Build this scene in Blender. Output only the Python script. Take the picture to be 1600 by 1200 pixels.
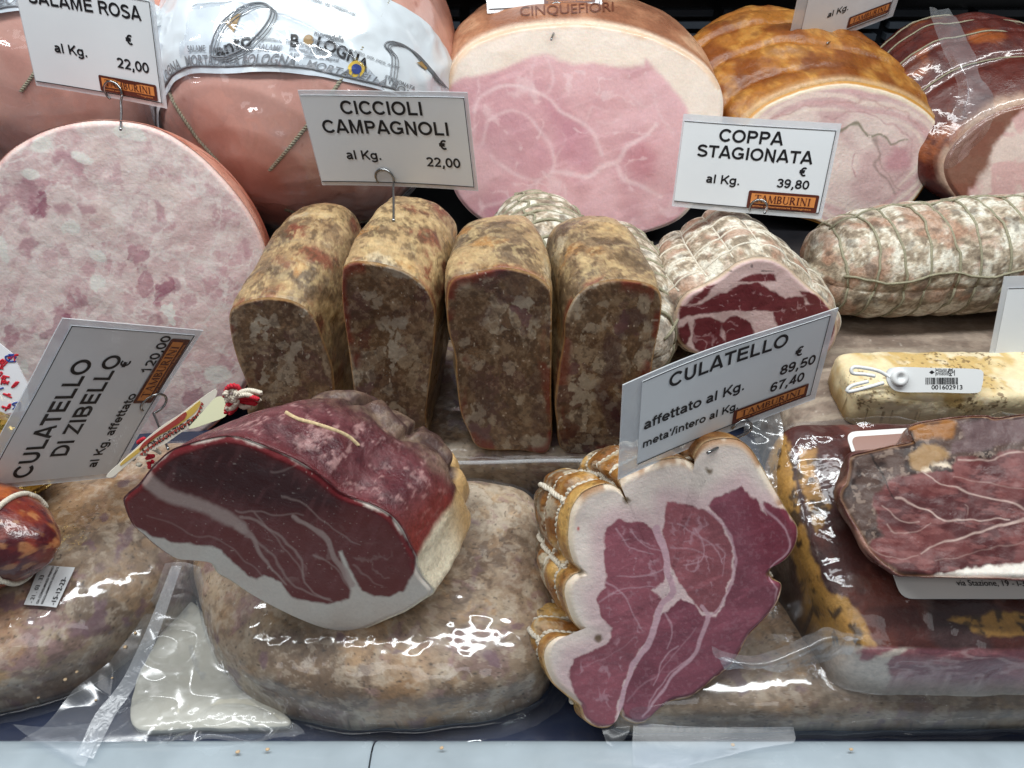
import bpy, math, random
import numpy as np
from mathutils import Vector
from mathutils.bvhtree import BVHTree

random.seed(7)
for o_ in list(bpy.data.objects):
    bpy.data.objects.remove(o_)
scene = bpy.context.scene
COL = scene.collection

# ------------------------------------------------------------------ camera
CAM_H, PITCH, FPX = 0.45, math.radians(38.0), 1200.0        # metres, tilt down, focal length in photo pixels
cam_data = bpy.data.cameras.new('camera')
cam_data.sensor_fit = 'HORIZONTAL'
cam_data.sensor_width = 36.0
cam_data.lens = 36.0 * FPX / 1600.0
cam_data.clip_start = 0.01
cam_data.clip_end = 50.0
cam = bpy.data.objects.new('camera', cam_data)
cam.location = (0, 0, CAM_H)
cam.rotation_euler = (math.pi / 2 - PITCH, 0, 0)
COL.objects.link(cam)
scene.camera = cam

# ------------------------------------------------------------------ light
world = bpy.data.worlds.new('World')
scene.world = world
world.use_nodes = True
bg = world.node_tree.nodes['Background']
bg.inputs[0].default_value = (0.94, 0.97, 1.0, 1)
bg.inputs[1].default_value = 0.15


def lamp(name, loc, target, sx, sy, power, color):
    d = bpy.data.lights.new(name, 'AREA')
    d.shape = 'RECTANGLE'
    d.size, d.size_y = sx, sy
    d.energy = power
    d.color = color
    o = bpy.data.objects.new(name, d)
    o.location = loc
    o.rotation_euler = (Vector(target) - Vector(loc)).to_track_quat('-Z', 'Y').to_euler()
    COL.objects.link(o)


lamp('case_lamp', (0.0, 0.43, 0.92), (0.0, 0.46, 0.0), 1.7, 0.10, 13.5, (0.98, 1.0, 0.985))
lamp('front_fill', (-0.2, -0.75, 1.5), (0.0, 0.4, 0.1), 1.6, 0.5, 4.6, (1.0, 0.975, 0.95))  # unseen fill from the front, added to lift the cut faces

scene.view_settings.view_transform = 'Standard'
scene.view_settings.look = 'None'
scene.view_settings.exposure = 0.0
scene.view_settings.gamma = 1.0
scene.view_settings.use_curve_mapping = False
scene.cycles.max_bounces = 10
scene.cycles.transparent_max_bounces = 16
scene.cycles.caustics_reflective = False
scene.cycles.caustics_refractive = False
scene.cycles.use_denoising = True

# ------------------------------------------------------------------ photo pixel -> ray
CO = np.array([0, 0, CAM_H])
CF = np.array([0, math.cos(PITCH), -math.sin(PITCH)])
CU = np.array([0, math.sin(PITCH), math.cos(PITCH)])
CR = np.array([1.0, 0, 0])


def rays(px):
    px = np.atleast_2d(np.asarray(px, float))
    return CF + ((px[:, :1] - 800) / FPX) * CR + ((600 - px[:, 1:2]) / FPX) * CU


def at_y(x, y, Y):
    d = rays([(x, y)])[0]
    return CO + d * (Y / d[1])


def at_z(x, y, Z):
    d = rays([(x, y)])[0]
    return CO + d * ((Z - CAM_H) / d[2])


def at_t(x, y, t):
    return CO + rays([(x, y)])[0] * t


def to_px(P):
    q = np.asarray(P) - CO
    w = q @ CF
    return np.stack([800 + FPX * (q @ CR) / w, 600 - FPX * (q @ CU) / w], -1)


def on_plane(px, p0, n):
    d = rays(px)
    t = ((p0 - CO) @ n) / (d @ n)
    return CO + d * t[:, None]


# ------------------------------------------------------------------ numbers: noise and colour
def S(r, g, b):
    c = np.array([r, g, b], float) / 255
    return np.where(c <= 0.04045, c / 12.92, ((c + 0.055) / 1.055) ** 2.4)


def _hash(ix, iy, iz, seed):
    h = (ix.astype(np.int64) * 374761393 + iy.astype(np.int64) * 668265263 + iz.astype(np.int64) * 2147483647 + seed * 1274126177) & 0xFFFFFFFF
    h = ((h ^ (h >> 13)) * 1274126177) & 0xFFFFFFFF
    h = ((h ^ (h >> 16)) * 2246822519) & 0xFFFFFFFF
    h = h ^ (h >> 15)
    return (h & 0xFFFFFF) / float(0xFFFFFF)


def P3(P):
    P = np.asarray(P, float)
    if P.shape[1] == 2:
        P = np.concatenate([P, np.zeros((len(P), 1))], 1)
    return P


def vnoise(P, scale, seed=0):
    q = P3(P) * scale
    i = np.floor(q)
    f = q - i
    f = f * f * f * (f * (f * 6 - 15) + 10)
    ix, iy, iz = i[:, 0], i[:, 1], i[:, 2]
    r = 0
    for dx in (0, 1):
        wx = f[:, 0] if dx else 1 - f[:, 0]
        for dy in (0, 1):
            wy = f[:, 1] if dy else 1 - f[:, 1]
            for dz in (0, 1):
                wz = f[:, 2] if dz else 1 - f[:, 2]
                r = r + wx * wy * wz * _hash(ix + dx, iy + dy, iz + dz, seed)
    return r


def fbm(P, scale, octs=4, seed=0, gain=0.5):
    r, a, n = 0, 1.0, 0
    for k in range(octs):
        r = r + a * vnoise(P, scale * 2.03 ** k, seed + 17 * k)
        n += a
        a *= gain
    return r / n


def ridge(P, scale, octs=3, seed=0):
    r, a, n = 0, 1.0, 0
    for k in range(octs):
        r = r + a * (1 - np.abs(2 * vnoise(P, scale * 2.1 ** k, seed + 31 * k) - 1))
        n += a
        a *= 0.5
    return r / n


def worley(P, scale, seed=0, flat=False):
    q = P3(P) * scale
    i = np.floor(q)
    f1 = np.full(len(q), 9.0)
    f2 = np.full(len(q), 9.0)
    idv = np.zeros(len(q))
    for dx in (-1, 0, 1):
        for dy in (-1, 0, 1):
            for dz in ((0,) if flat else (-1, 0, 1)):
                c = i + np.array([dx, dy, dz])
                h = [_hash(c[:, 0], c[:, 1], c[:, 2], seed + k) for k in range(3)]
                p = c + np.stack(h, -1)
                if flat:
                    d = np.hypot(p[:, 0] - q[:, 0], p[:, 1] - q[:, 1])
                else:
                    d = np.linalg.norm(p - q, axis=1)
                idn = _hash(c[:, 0], c[:, 1], c[:, 2], seed + 9)
                nf = d < f1
                f2 = np.where(nf, f1, np.minimum(f2, d))
                idv = np.where(nf, idn, idv)
                f1 = np.where(nf, d, f1)
    return f1, f2, idv


def sstep(a, b, x):
    t = np.clip((x - a) / (b - a), 0, 1)
    return t * t * (3 - 2 * t)


def mix(c, col, m):
    return c + (np.asarray(col) - c) * np.clip(m, 0, 1)[:, None]


def flat(n, col):
    return np.tile(np.asarray(col, float), (n, 1))


def warp(X, amp, scale, seed=0):
    a = fbm(X, scale, 5, seed, .58) - 0.5
    b = fbm(X, scale, 5, seed + 101, .58) - 0.5
    Y = np.array(X, float)
    Y[:, 0] += a * 2 * amp
    Y[:, 1] += b * 2 * amp
    return Y


def vwarp(X, amp, scale, seed=0):
    """gentle bends only, for veins"""
    Y = np.array(X, float)
    Y[:, 0] += (fbm(X, scale * .6, 2, seed) - 0.5) * 2 * amp
    Y[:, 1] += (fbm(X, scale * .6, 2, seed + 101) - 0.5) * 2 * amp
    return Y


def poly_sd(X, poly):
    poly = np.asarray(poly, float)
    d = np.full(len(X), 1e9)
    ins = np.zeros(len(X), bool)
    x, y = X[:, 0], X[:, 1]
    n = len(poly)
    for k in range(n):
        a, b = poly[k], poly[(k + 1) % n]
        e = b - a
        t = np.clip(((X[:, :2] - a) @ e) / max(e @ e, 1e-9), 0, 1)
        d = np.minimum(d, np.hypot(x - a[0] - t * e[0], y - a[1] - t * e[1]))
        if a[1] != b[1]:
            c = (a[1] > y) != (b[1] > y)
            ins ^= c & (x < (b[0] - a[0]) * (y - a[1]) / (b[1] - a[1]) + a[0])
    return np.where(ins, d, -d)


def line_m(X, line, w0, w1=None, soft=1.0):
    """mask of a tapering painted vein along a polyline"""
    line = np.asarray(line, float)
    w1 = w0 if w1 is None else w1
    if len(line) > 2:
        line = smooth_open(np.concatenate([line, np.zeros((len(line), 1))], 1), 3 * len(line) - 2)[:, :2]
    best = np.full(len(X), -1e9)
    n = len(line) - 1
    for k in range(n):
        a, b = line[k], line[k + 1]
        e = b - a
        t = np.clip(((X[:, :2] - a) @ e) / max(e @ e, 1e-9), 0, 1)
        d = np.hypot(X[:, 0] - a[0] - t * e[0], X[:, 1] - a[1] - t * e[1])
        w = w0 + (w1 - w0) * (k + t) / n
        best = np.maximum(best, w - d)
    return sstep(-soft, soft, best)


def smooth_closed(pts, n, it=1):
    """Catmull-Rom through a closed outline, resampled by length"""
    p = np.asarray(pts, float)
    out = []
    m = len(p)
    for k in range(m):
        a, b, c, d = p[k - 1], p[k], p[(k + 1) % m], p[(k + 2) % m]
        for t in np.linspace(0, 1, 12, endpoint=False):
            out.append(0.5 * (2 * b + (c - a) * t + (2 * a - 5 * b + 4 * c - d) * t * t + (3 * b - a - 3 * c + d) * t ** 3))
    out = np.array(out + [out[0]])
    l = np.concatenate([[0], np.cumsum(np.linalg.norm(np.diff(out, axis=0), axis=1))])
    s = np.linspace(0, l[-1], n, endpoint=False)
    return np.stack([np.interp(s, l, out[:, k]) for k in range(out.shape[1])], -1)


def smooth_open(pts, n):
    p = np.asarray(pts, float)
    q = np.concatenate([[2 * p[0] - p[1]], p, [2 * p[-1] - p[-2]]])
    out = []
    for k in range(1, len(q) - 2):
        a, b, c, d = q[k - 1], q[k], q[k + 1], q[k + 2]
        for t in np.linspace(0, 1, 12, endpoint=False):
            out.append(0.5 * (2 * b + (c - a) * t + (2 * a - 5 * b + 4 * c - d) * t * t + (3 * b - a - 3 * c + d) * t ** 3))
    out.append(p[-1])
    out = np.array(out)
    l = np.concatenate([[0], np.cumsum(np.linalg.norm(np.diff(out, axis=0), axis=1))])
    s = np.linspace(0, l[-1], n)
    return np.stack([np.interp(s, l, out[:, k]) for k in range(out.shape[1])], -1)


def zoomed(x0, y0, k, pts):
    return [(x0 + k * a, y0 + k * b) for a, b in pts]


# ------------------------------------------------------------------ objects
def thing(name, label, cat, loc, group=None):
    o = bpy.data.objects.new(name, None)
    o.empty_display_size = 0.02
    COL.objects.link(o)
    o.location = Vector([float(v) for v in loc])
    o['label'] = label
    o['category'] = cat
    if group:
        o['group'] = group
    return o


def tag(o, label, cat, group=None):
    o['label'] = label
    o['category'] = cat
    if group:
        o['group'] = group
    return o


def origin_of(o):
    v = Vector((0, 0, 0))
    while o is not None:
        v = v + o.location
        o = o.parent
    return np.array(v)


def build(name, V, F, mat, parent=None, col=None, smooth=True, label=None):
    """link one mesh object; V in world metres, F a list of index arrays (k x 3 or k x 4)"""
    V = np.asarray(V, float).reshape(-1, 3)
    base = origin_of(parent) if parent is not None else V.mean(0)
    L = V - base
    me = bpy.data.meshes.new(name)
    me.vertices.add(len(L))
    me.vertices.foreach_set('co', L.astype(np.float32).ravel())
    Fs = [np.asarray(f, np.int32) for f in F if len(f)]
    idx = np.concatenate([f.ravel() for f in Fs])
    tot = np.concatenate([np.full(len(f), f.shape[1], np.int32) for f in Fs])
    start = np.concatenate([[0], np.cumsum(tot)[:-1]]).astype(np.int32)
    me.loops.add(len(idx))
    me.loops.foreach_set('vertex_index', idx)
    me.polygons.add(len(tot))
    me.polygons.foreach_set('loop_start', start)
    try:
        me.polygons.foreach_set('loop_total', tot)
    except Exception:
        pass
    me.polygons.foreach_set('use_smooth', np.full(len(tot), smooth, bool))
    me.update(calc_edges=True)
    me.validate()
    if col is not None:
        at = me.color_attributes.new('col', 'FLOAT_COLOR', 'POINT')
        c = np.concatenate([np.clip(np.asarray(col, float), 0.002, 0.95), np.ones((len(V), 1))], 1)
        at.data.foreach_set('color', c.astype(np.float32).ravel())
    me.materials.append(mat)
    o = bpy.data.objects.new(name, me)
    COL.objects.link(o)
    if parent is not None:
        o.parent = parent
    else:
        o.location = Vector([float(v) for v in base])
    if label:
        o['label'] = label
    return o


def grid_faces(ni, nj, closed=True, off=0, flip=False):
    i = np.arange(ni - 1)[:, None]
    j = np.arange(nj if closed else nj - 1)[None, :]
    j2 = (j + 1) % nj
    a, b, c, d = i * nj + j, i * nj + j2, (i + 1) * nj + j2, (i + 1) * nj + j
    q = np.stack([a, b, c, d] if not flip else [d, c, b, a], -1).reshape(-1, 4)
    return q + off


def ring_mesh(rings, cap0=False, cap1=False):
    """rings (J,N,3) -> verts, faces ; optional pole vertices"""
    J, N = rings.shape[:2]
    V = rings.reshape(-1, 3)
    F = [grid_faces(J, N)]
    k = np.arange(N)
    if cap0:
        V = np.concatenate([V, rings[0].mean(0)[None]])
        F.append(np.stack([(k + 1) % N, k, np.full(N, len(V) - 1)], -1))
    if cap1:
        V = np.concatenate([V, rings[-1].mean(0)[None]])
        o = (J - 1) * N
        F.append(np.stack([o + k, o + (k + 1) % N, np.full(N, len(V) - 1)], -1))
    return V, F


def merge(parts):
    Vs, Fs, n = [], [], 0
    for V, F in parts:
        V = np.asarray(V).reshape(-1, 3)
        Vs.append(V)
        for f in F:
            Fs.append(np.asarray(f) + n)
        n += len(V)
    return np.concatenate(Vs), Fs


def tube(path, r, n=8, closed=False, r_end=None):
    p = np.asarray(path, float)
    m = len(p)
    t = np.gradient(p, axis=0) if not closed else np.roll(p, -1, 0) - np.roll(p, 1, 0)
    t /= np.linalg.norm(t, axis=1)[:, None] + 1e-12
    ref = np.array([0.123, 0.45, 0.88])
    u = ref - t[0] * (ref @ t[0])
    u /= np.linalg.norm(u)
    rings = []
    a = np.linspace(0, 2 * np.pi, n, endpoint=False)
    for k in range(m):
        u = u - t[k] * (u @ t[k])
        u /= np.linalg.norm(u)
        w = np.cross(t[k], u)
        rr = r if r_end is None else r + (r_end - r) * k / (m - 1)
        rings.append(p[k] + rr * (np.cos(a)[:, None] * u + np.sin(a)[:, None] * w))
    rings = np.array(rings)
    if closed:
        rings = np.concatenate([rings, rings[:1]])
        return rings.reshape(-1, 3), [grid_faces(len(rings), n)]
    return ring_mesh(rings, True, True)


def rope(path, r, twists=10, n=6, strands=2):
    """twisted cord: strands winding round a path"""
    p = np.asarray(path, float)
    l = np.concatenate([[0], np.cumsum(np.linalg.norm(np.diff(p, axis=0), axis=1))])
    m = max(int(twists * 8), 16)
    s = np.linspace(0, l[-1], m)
    q = np.stack([np.interp(s, l, p[:, k]) for k in range(3)], -1)
    t = np.gradient(q, axis=0)
    t /= np.linalg.norm(t, axis=1)[:, None] + 1e-12
    ref = np.array([0.3, 0.5, 0.81])
    u = np.cross(t, ref)
    u /= np.linalg.norm(u, axis=1)[:, None]
    w = np.cross(t, u)
    out = []
    for k in range(strands):
        a = 2 * np.pi * (np.linspace(0, twists, m) + k / strands)
        c = q + r * 0.5 * (np.cos(a)[:, None] * u + np.sin(a)[:, None] * w)
        out.append(tube(c, r * 0.58, n))
    return merge(out)


def box(lo, hi):
    x0, y0, z0 = lo
    x1, y1, z1 = hi
    V = np.array([(x0, y0, z0), (x1, y0, z0), (x1, y1, z0), (x0, y1, z0), (x0, y0, z1), (x1, y0, z1), (x1, y1, z1), (x0, y1, z1)], float)
    F = np.array([(0, 3, 2, 1), (4, 5, 6, 7), (0, 1, 5, 4), (1, 2, 6, 5), (2, 3, 7, 6), (3, 0, 4, 7)])
    return V, [F]


def grid_normals(V, closed=True):
    """V (J,N,3) -> normals"""
    du = np.gradient(V, axis=0)
    if closed:
        dv = np.roll(V, -1, 1) - np.roll(V, 1, 1)
    else:
        dv = np.gradient(V, axis=1)
    n = np.cross(dv, du)
    return n / (np.linalg.norm(n, axis=-1, keepdims=True) + 1e-12)


# ------------------------------------------------------------------ materials
def new_mat(name):
    m = bpy.data.materials.new(name)
    m.use_nodes = True
    nt = m.node_tree
    return m, nt, nt.nodes['Principled BSDF'], nt.nodes, nt.links


def meat(name, rough=0.38, sss=0.12, bump=0.35, bscale=420, coat=0.0, coat_bump=0.0, coat_scale=90, spec=0.5, var=0.10, stretch=None, sssr=0.006, coat_rough=0.06):
    m, nt, b, N, L = new_mat(name)
    at = N.new('ShaderNodeAttribute')
    at.attribute_name = 'col'
    tc = N.new('ShaderNodeTexCoord')
    mp = N.new('ShaderNodeMapping')
    if stretch:
        mp.inputs['Scale'].default_value = stretch
    L.new(tc.outputs['Object'], mp.inputs[0])
    nz = N.new('ShaderNodeTexNoise')
    nz.inputs['Scale'].default_value = bscale
    nz.inputs['Detail'].default_value = 5
    nz.inputs['Roughness'].default_value = 0.65
    L.new(mp.outputs[0], nz.inputs['Vector'])
    hv = N.new('ShaderNodeMapRange')
    hv.inputs['From Min'].default_value = 0.3
    hv.inputs['From Max'].default_value = 0.7
    hv.inputs['To Min'].default_value = 1 - var
    hv.inputs['To Max'].default_value = 1 + var
    L.new(nz.outputs['Fac'], hv.inputs['Value'])
    mul = N.new('ShaderNodeVectorMath')
    mul.operation = 'SCALE'
    L.new(at.outputs['Color'], mul.inputs[0])
    L.new(hv.outputs[0], mul.inputs['Scale'])
    L.new(mul.outputs[0], b.inputs['Base Color'])
    n2 = N.new('ShaderNodeTexNoise')
    n2.inputs['Scale'].default_value = 60
    n2.inputs['Detail'].default_value = 4
    L.new(tc.outputs['Object'], n2.inputs['Vector'])
    rr = N.new('ShaderNodeMapRange')
    rr.inputs['From Min'].default_value = 0.3
    rr.inputs['From Max'].default_value = 0.7
    rr.inputs['To Min'].default_value = max(rough - 0.13, 0.05)
    rr.inputs['To Max'].default_value = rough + 0.15
    L.new(n2.outputs['Fac'], rr.inputs['Value'])
    L.new(rr.outputs[0], b.inputs['Roughness'])
    bp = N.new('ShaderNodeBump')
    bp.inputs['Strength'].default_value = bump
    bp.inputs['Distance'].default_value = 0.0012
    L.new(nz.outputs['Fac'], bp.inputs['Height'])
    L.new(bp.outputs[0], b.inputs['Normal'])
    b.inputs['Specular IOR Level'].default_value = spec
    if sss:
        b.inputs['Subsurface Weight'].default_value = sss
        b.inputs['Subsurface Radius'].default_value = (1.0, 0.45, 0.3)
        b.inputs['Subsurface Scale'].default_value = sssr
    if coat:
        b.inputs['Coat Weight'].default_value = coat
        b.inputs['Coat Roughness'].default_value = coat_rough
        b.inputs['Coat IOR'].default_value = 1.5
        cn = N.new('ShaderNodeTexNoise')
        cn.inputs['Scale'].default_value = coat_scale
        cn.inputs['Detail'].default_value = 3
        cn.inputs['Distortion'].default_value = 1.2
        L.new(tc.outputs['Object'], cn.inputs['Vector'])
        cb = N.new('ShaderNodeBump')
        cb.inputs['Strength'].default_value = coat_bump
        cb.inputs['Distance'].default_value = 0.004
        L.new(cn.outputs['Fac'], cb.inputs['Height'])
        L.new(cb.outputs[0], b.inputs['Coat Normal'])
    return m


def film(name, haze=0.05, gloss=0.10, edge=0.55, rough=0.07, bump=0.5, bscale=55, tint=(0.97, 0.98, 1.0), ridged=True):
    """clear plastic: mostly see-through, glossy, whitish where it turns away"""
    m = bpy.data.materials.new(name)
    m.use_nodes = True
    nt = m.node_tree
    N, L = nt.nodes, nt.links
    N.remove(N['Principled BSDF'])
    out = N['Material Output']
    tc = N.new('ShaderNodeTexCoord')
    nz = N.new('ShaderNodeTexNoise')
    nz.inputs['Scale'].default_value = bscale
    nz.inputs['Detail'].default_value = 4
    nz.inputs['Distortion'].default_value = 1.6
    if ridged:
        nz.noise_type = 'RIDGED_MULTIFRACTAL'
    L.new(tc.outputs['Object'], nz.inputs['Vector'])
    bp = N.new('ShaderNodeBump')
    bp.inputs['Strength'].default_value = bump
    bp.inputs['Distance'].default_value = 0.0025
    L.new(nz.outputs['Fac'], bp.inputs['Height'])
    tr = N.new('ShaderNodeBsdfTransparent')
    tr.inputs[0].default_value = (*tint, 1)
    gl = N.new('ShaderNodeBsdfGlossy')
    gl.inputs['Roughness'].default_value = rough
    gl.inputs[0].default_value = (0.95, 0.97, 1, 1)
    L.new(bp.outputs[0], gl.inputs['Normal'])
    df = N.new('ShaderNodeBsdfDiffuse')
    df.inputs[0].default_value = (0.85, 0.9, 0.95, 1)
    lw = N.new('ShaderNodeLayerWeight')
    lw.inputs['Blend'].default_value = 0.5
    L.new(bp.outputs[0], lw.inputs['Normal'])
    mr = N.new('ShaderNodeMapRange')
    mr.inputs['To Min'].default_value = gloss
    mr.inputs['To Max'].default_value = edge
    pw = N.new('ShaderNodeMath')
    pw.operation = 'POWER'
    pw.inputs[1].default_value = 4.0
    L.new(lw.outputs['Facing'], pw.inputs[0])
    L.new(pw.outputs[0], mr.inputs['Value'])
    m1 = N.new('ShaderNodeMixShader')
    m1.inputs[0].default_value = haze
    L.new(tr.outputs[0], m1.inputs[1])
    L.new(df.outputs[0], m1.inputs[2])
    m2 = N.new('ShaderNodeMixShader')
    L.new(mr.outputs[0], m2.inputs[0])
    L.new(m1.outputs[0], m2.inputs[1])
    L.new(gl.outputs[0], m2.inputs[2])
    L.new(m2.outputs[0], out.inputs[0])
    return m


def plain(name, col, rough=0.5, metal=0.0, coat=0.0, noise=0.0, nscale=60, bump=0.0, spec=0.5):
    m, nt, b, N, L = new_mat(name)
    b.inputs['Base Color'].default_value = (*[float(c) for c in col], 1)
    b.inputs['Roughness'].default_value = rough
    b.inputs['Metallic'].default_value = metal
    b.inputs['Coat Weight'].default_value = coat
    b.inputs['Specular IOR Level'].default_value = spec
    if noise or bump:
        tc = N.new('ShaderNodeTexCoord')
        nz = N.new('ShaderNodeTexNoise')
        nz.inputs['Scale'].default_value = nscale
        nz.inputs['Detail'].default_value = 6
        L.new(tc.outputs['Object'], nz.inputs['Vector'])
        if noise:
            hv = N.new('ShaderNodeMapRange')
            hv.inputs['From Min'].default_value = 0.3
            hv.inputs['From Max'].default_value = 0.7
            hv.inputs['To Min'].default_value = 1 - noise
            hv.inputs['To Max'].default_value = 1 + noise
            L.new(nz.outputs['Fac'], hv.inputs['Value'])
            mul = N.new('ShaderNodeVectorMath')
            mul.operation = 'SCALE'
            mul.inputs[0].default_value = [float(c) for c in col]
            L.new(hv.outputs[0], mul.inputs['Scale'])
            L.new(mul.outputs[0], b.inputs['Base Color'])
            r2 = N.new('ShaderNodeMapRange')
            r2.inputs['To Min'].default_value = max(rough - 0.12, 0.04)
            r2.inputs['To Max'].default_value = rough + 0.12
            L.new(nz.outputs['Fac'], r2.inputs['Value'])
            L.new(r2.outputs[0], b.inputs['Roughness'])
        if bump:
            bp = N.new('ShaderNodeBump')
            bp.inputs['Strength'].default_value = bump
            bp.inputs['Distance'].default_value = 0.001
            L.new(nz.outputs['Fac'], bp.inputs['Height'])
            L.new(bp.outputs[0], b.inputs['Normal'])
    return m


M_WET = meat('wet_cut_meat', rough=0.34, sss=0.10, bump=0.35, bscale=500, var=0.08)
M_DRYCUT = meat('cured_cut_meat', rough=0.36, sss=0.06, bump=0.30, bscale=520, var=0.06, spec=0.28)
M_COARSE = meat('pressed_pork', rough=0.30, sss=0.08, bump=0.5, bscale=420, var=0.16)
M_CRUST = meat('pressed_pork_crust', rough=0.36, sss=0.05, bump=0.8, bscale=260, var=0.24)
M_RIND = meat('cured_rind', rough=0.32, sss=0.05, bump=0.7, bscale=340, var=0.24)
M_MOULD = meat('mouldy_casing', rough=0.75, sss=0.03, bump=0.9, bscale=420, var=0.30, spec=0.25)
M_ROAST = meat('roast_skin', rough=0.36, sss=0.05, bump=0.6, bscale=260, var=0.18)
M_PACKED = meat('meat_under_film', rough=0.5, sss=0.05, bump=0.35, bscale=300, var=0.15)
M_SPECK = meat('dark_meat_under_film', rough=0.4, sss=0.04, bump=0.6, bscale=330, var=0.2, coat=0.35, coat_bump=0.25, coat_scale=45, spec=0.3)
M_MORT = meat('mortadella_in_film', rough=0.42, sss=0.10, bump=0.1, bscale=300, var=0.05, coat=1.0, coat_bump=0.16, coat_scale=28, coat_rough=0.10)
M_FILM = film('clear_film', haze=0.02, gloss=0.055, edge=0.55, rough=0.10, bump=0.12, bscale=22, ridged=False)
M_FLAP = film('film_flap', haze=0.08, gloss=0.08, edge=0.6, rough=0.20, bump=0.16, bscale=20, ridged=False)
M_FLAP_THIN = film('thin_film_flap', haze=0.05, gloss=0.025, edge=0.5, rough=0.25, bump=0.15, bscale=30, ridged=False)
M_SEAM = film('film_seam', haze=0.22, gloss=0.05, edge=0.5, rough=0.25, bump=0.2, bscale=160)
M_WIRE = plain('steel_wire', (0.32, 0.33, 0.34), 0.25, 1.0)
M_TWINE = plain('twine', S(196, 176, 138), 0.85, noise=0.25, nscale=700)
M_TWINE_PALE = plain('pale_twine', S(212, 205, 190), 0.85, noise=0.2, nscale=700)
M_TWINE_GREY = plain('grey_net_twine', S(150, 146, 124), 0.9, noise=0.25, nscale=600)
M_RED = plain('red_yarn', S(190, 30, 50), 0.8, noise=0.2, nscale=900)
M_PAPER = plain('card_paper', S(226, 232, 238), 0.42, coat=0.35, noise=0.02, nscale=30)
M_INK = plain('black_ink', S(26, 26, 30), 0.45, spec=0.4)
M_LOGO_DARK = plain('logo_brown', S(88, 38, 26), 0.4, coat=0.3)
M_LOGO_ORANGE = plain('logo_orange', S(214, 138, 74), 0.4, coat=0.3)
M_LAM = film('laminate', haze=0.50, gloss=0.08, edge=0.35, rough=0.2, bump=0.15, bscale=220)


# ------------------------------------------------------------------ bold grotesque capitals, lower case and figures, drawn as strokes
def _arc(cx, cy, rx, ry, a0, a1, n=14):
    return [(cx + rx * math.cos(math.radians(a)), cy + ry * math.sin(math.radians(a))) for a in np.linspace(a0, a1, n)]


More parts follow.
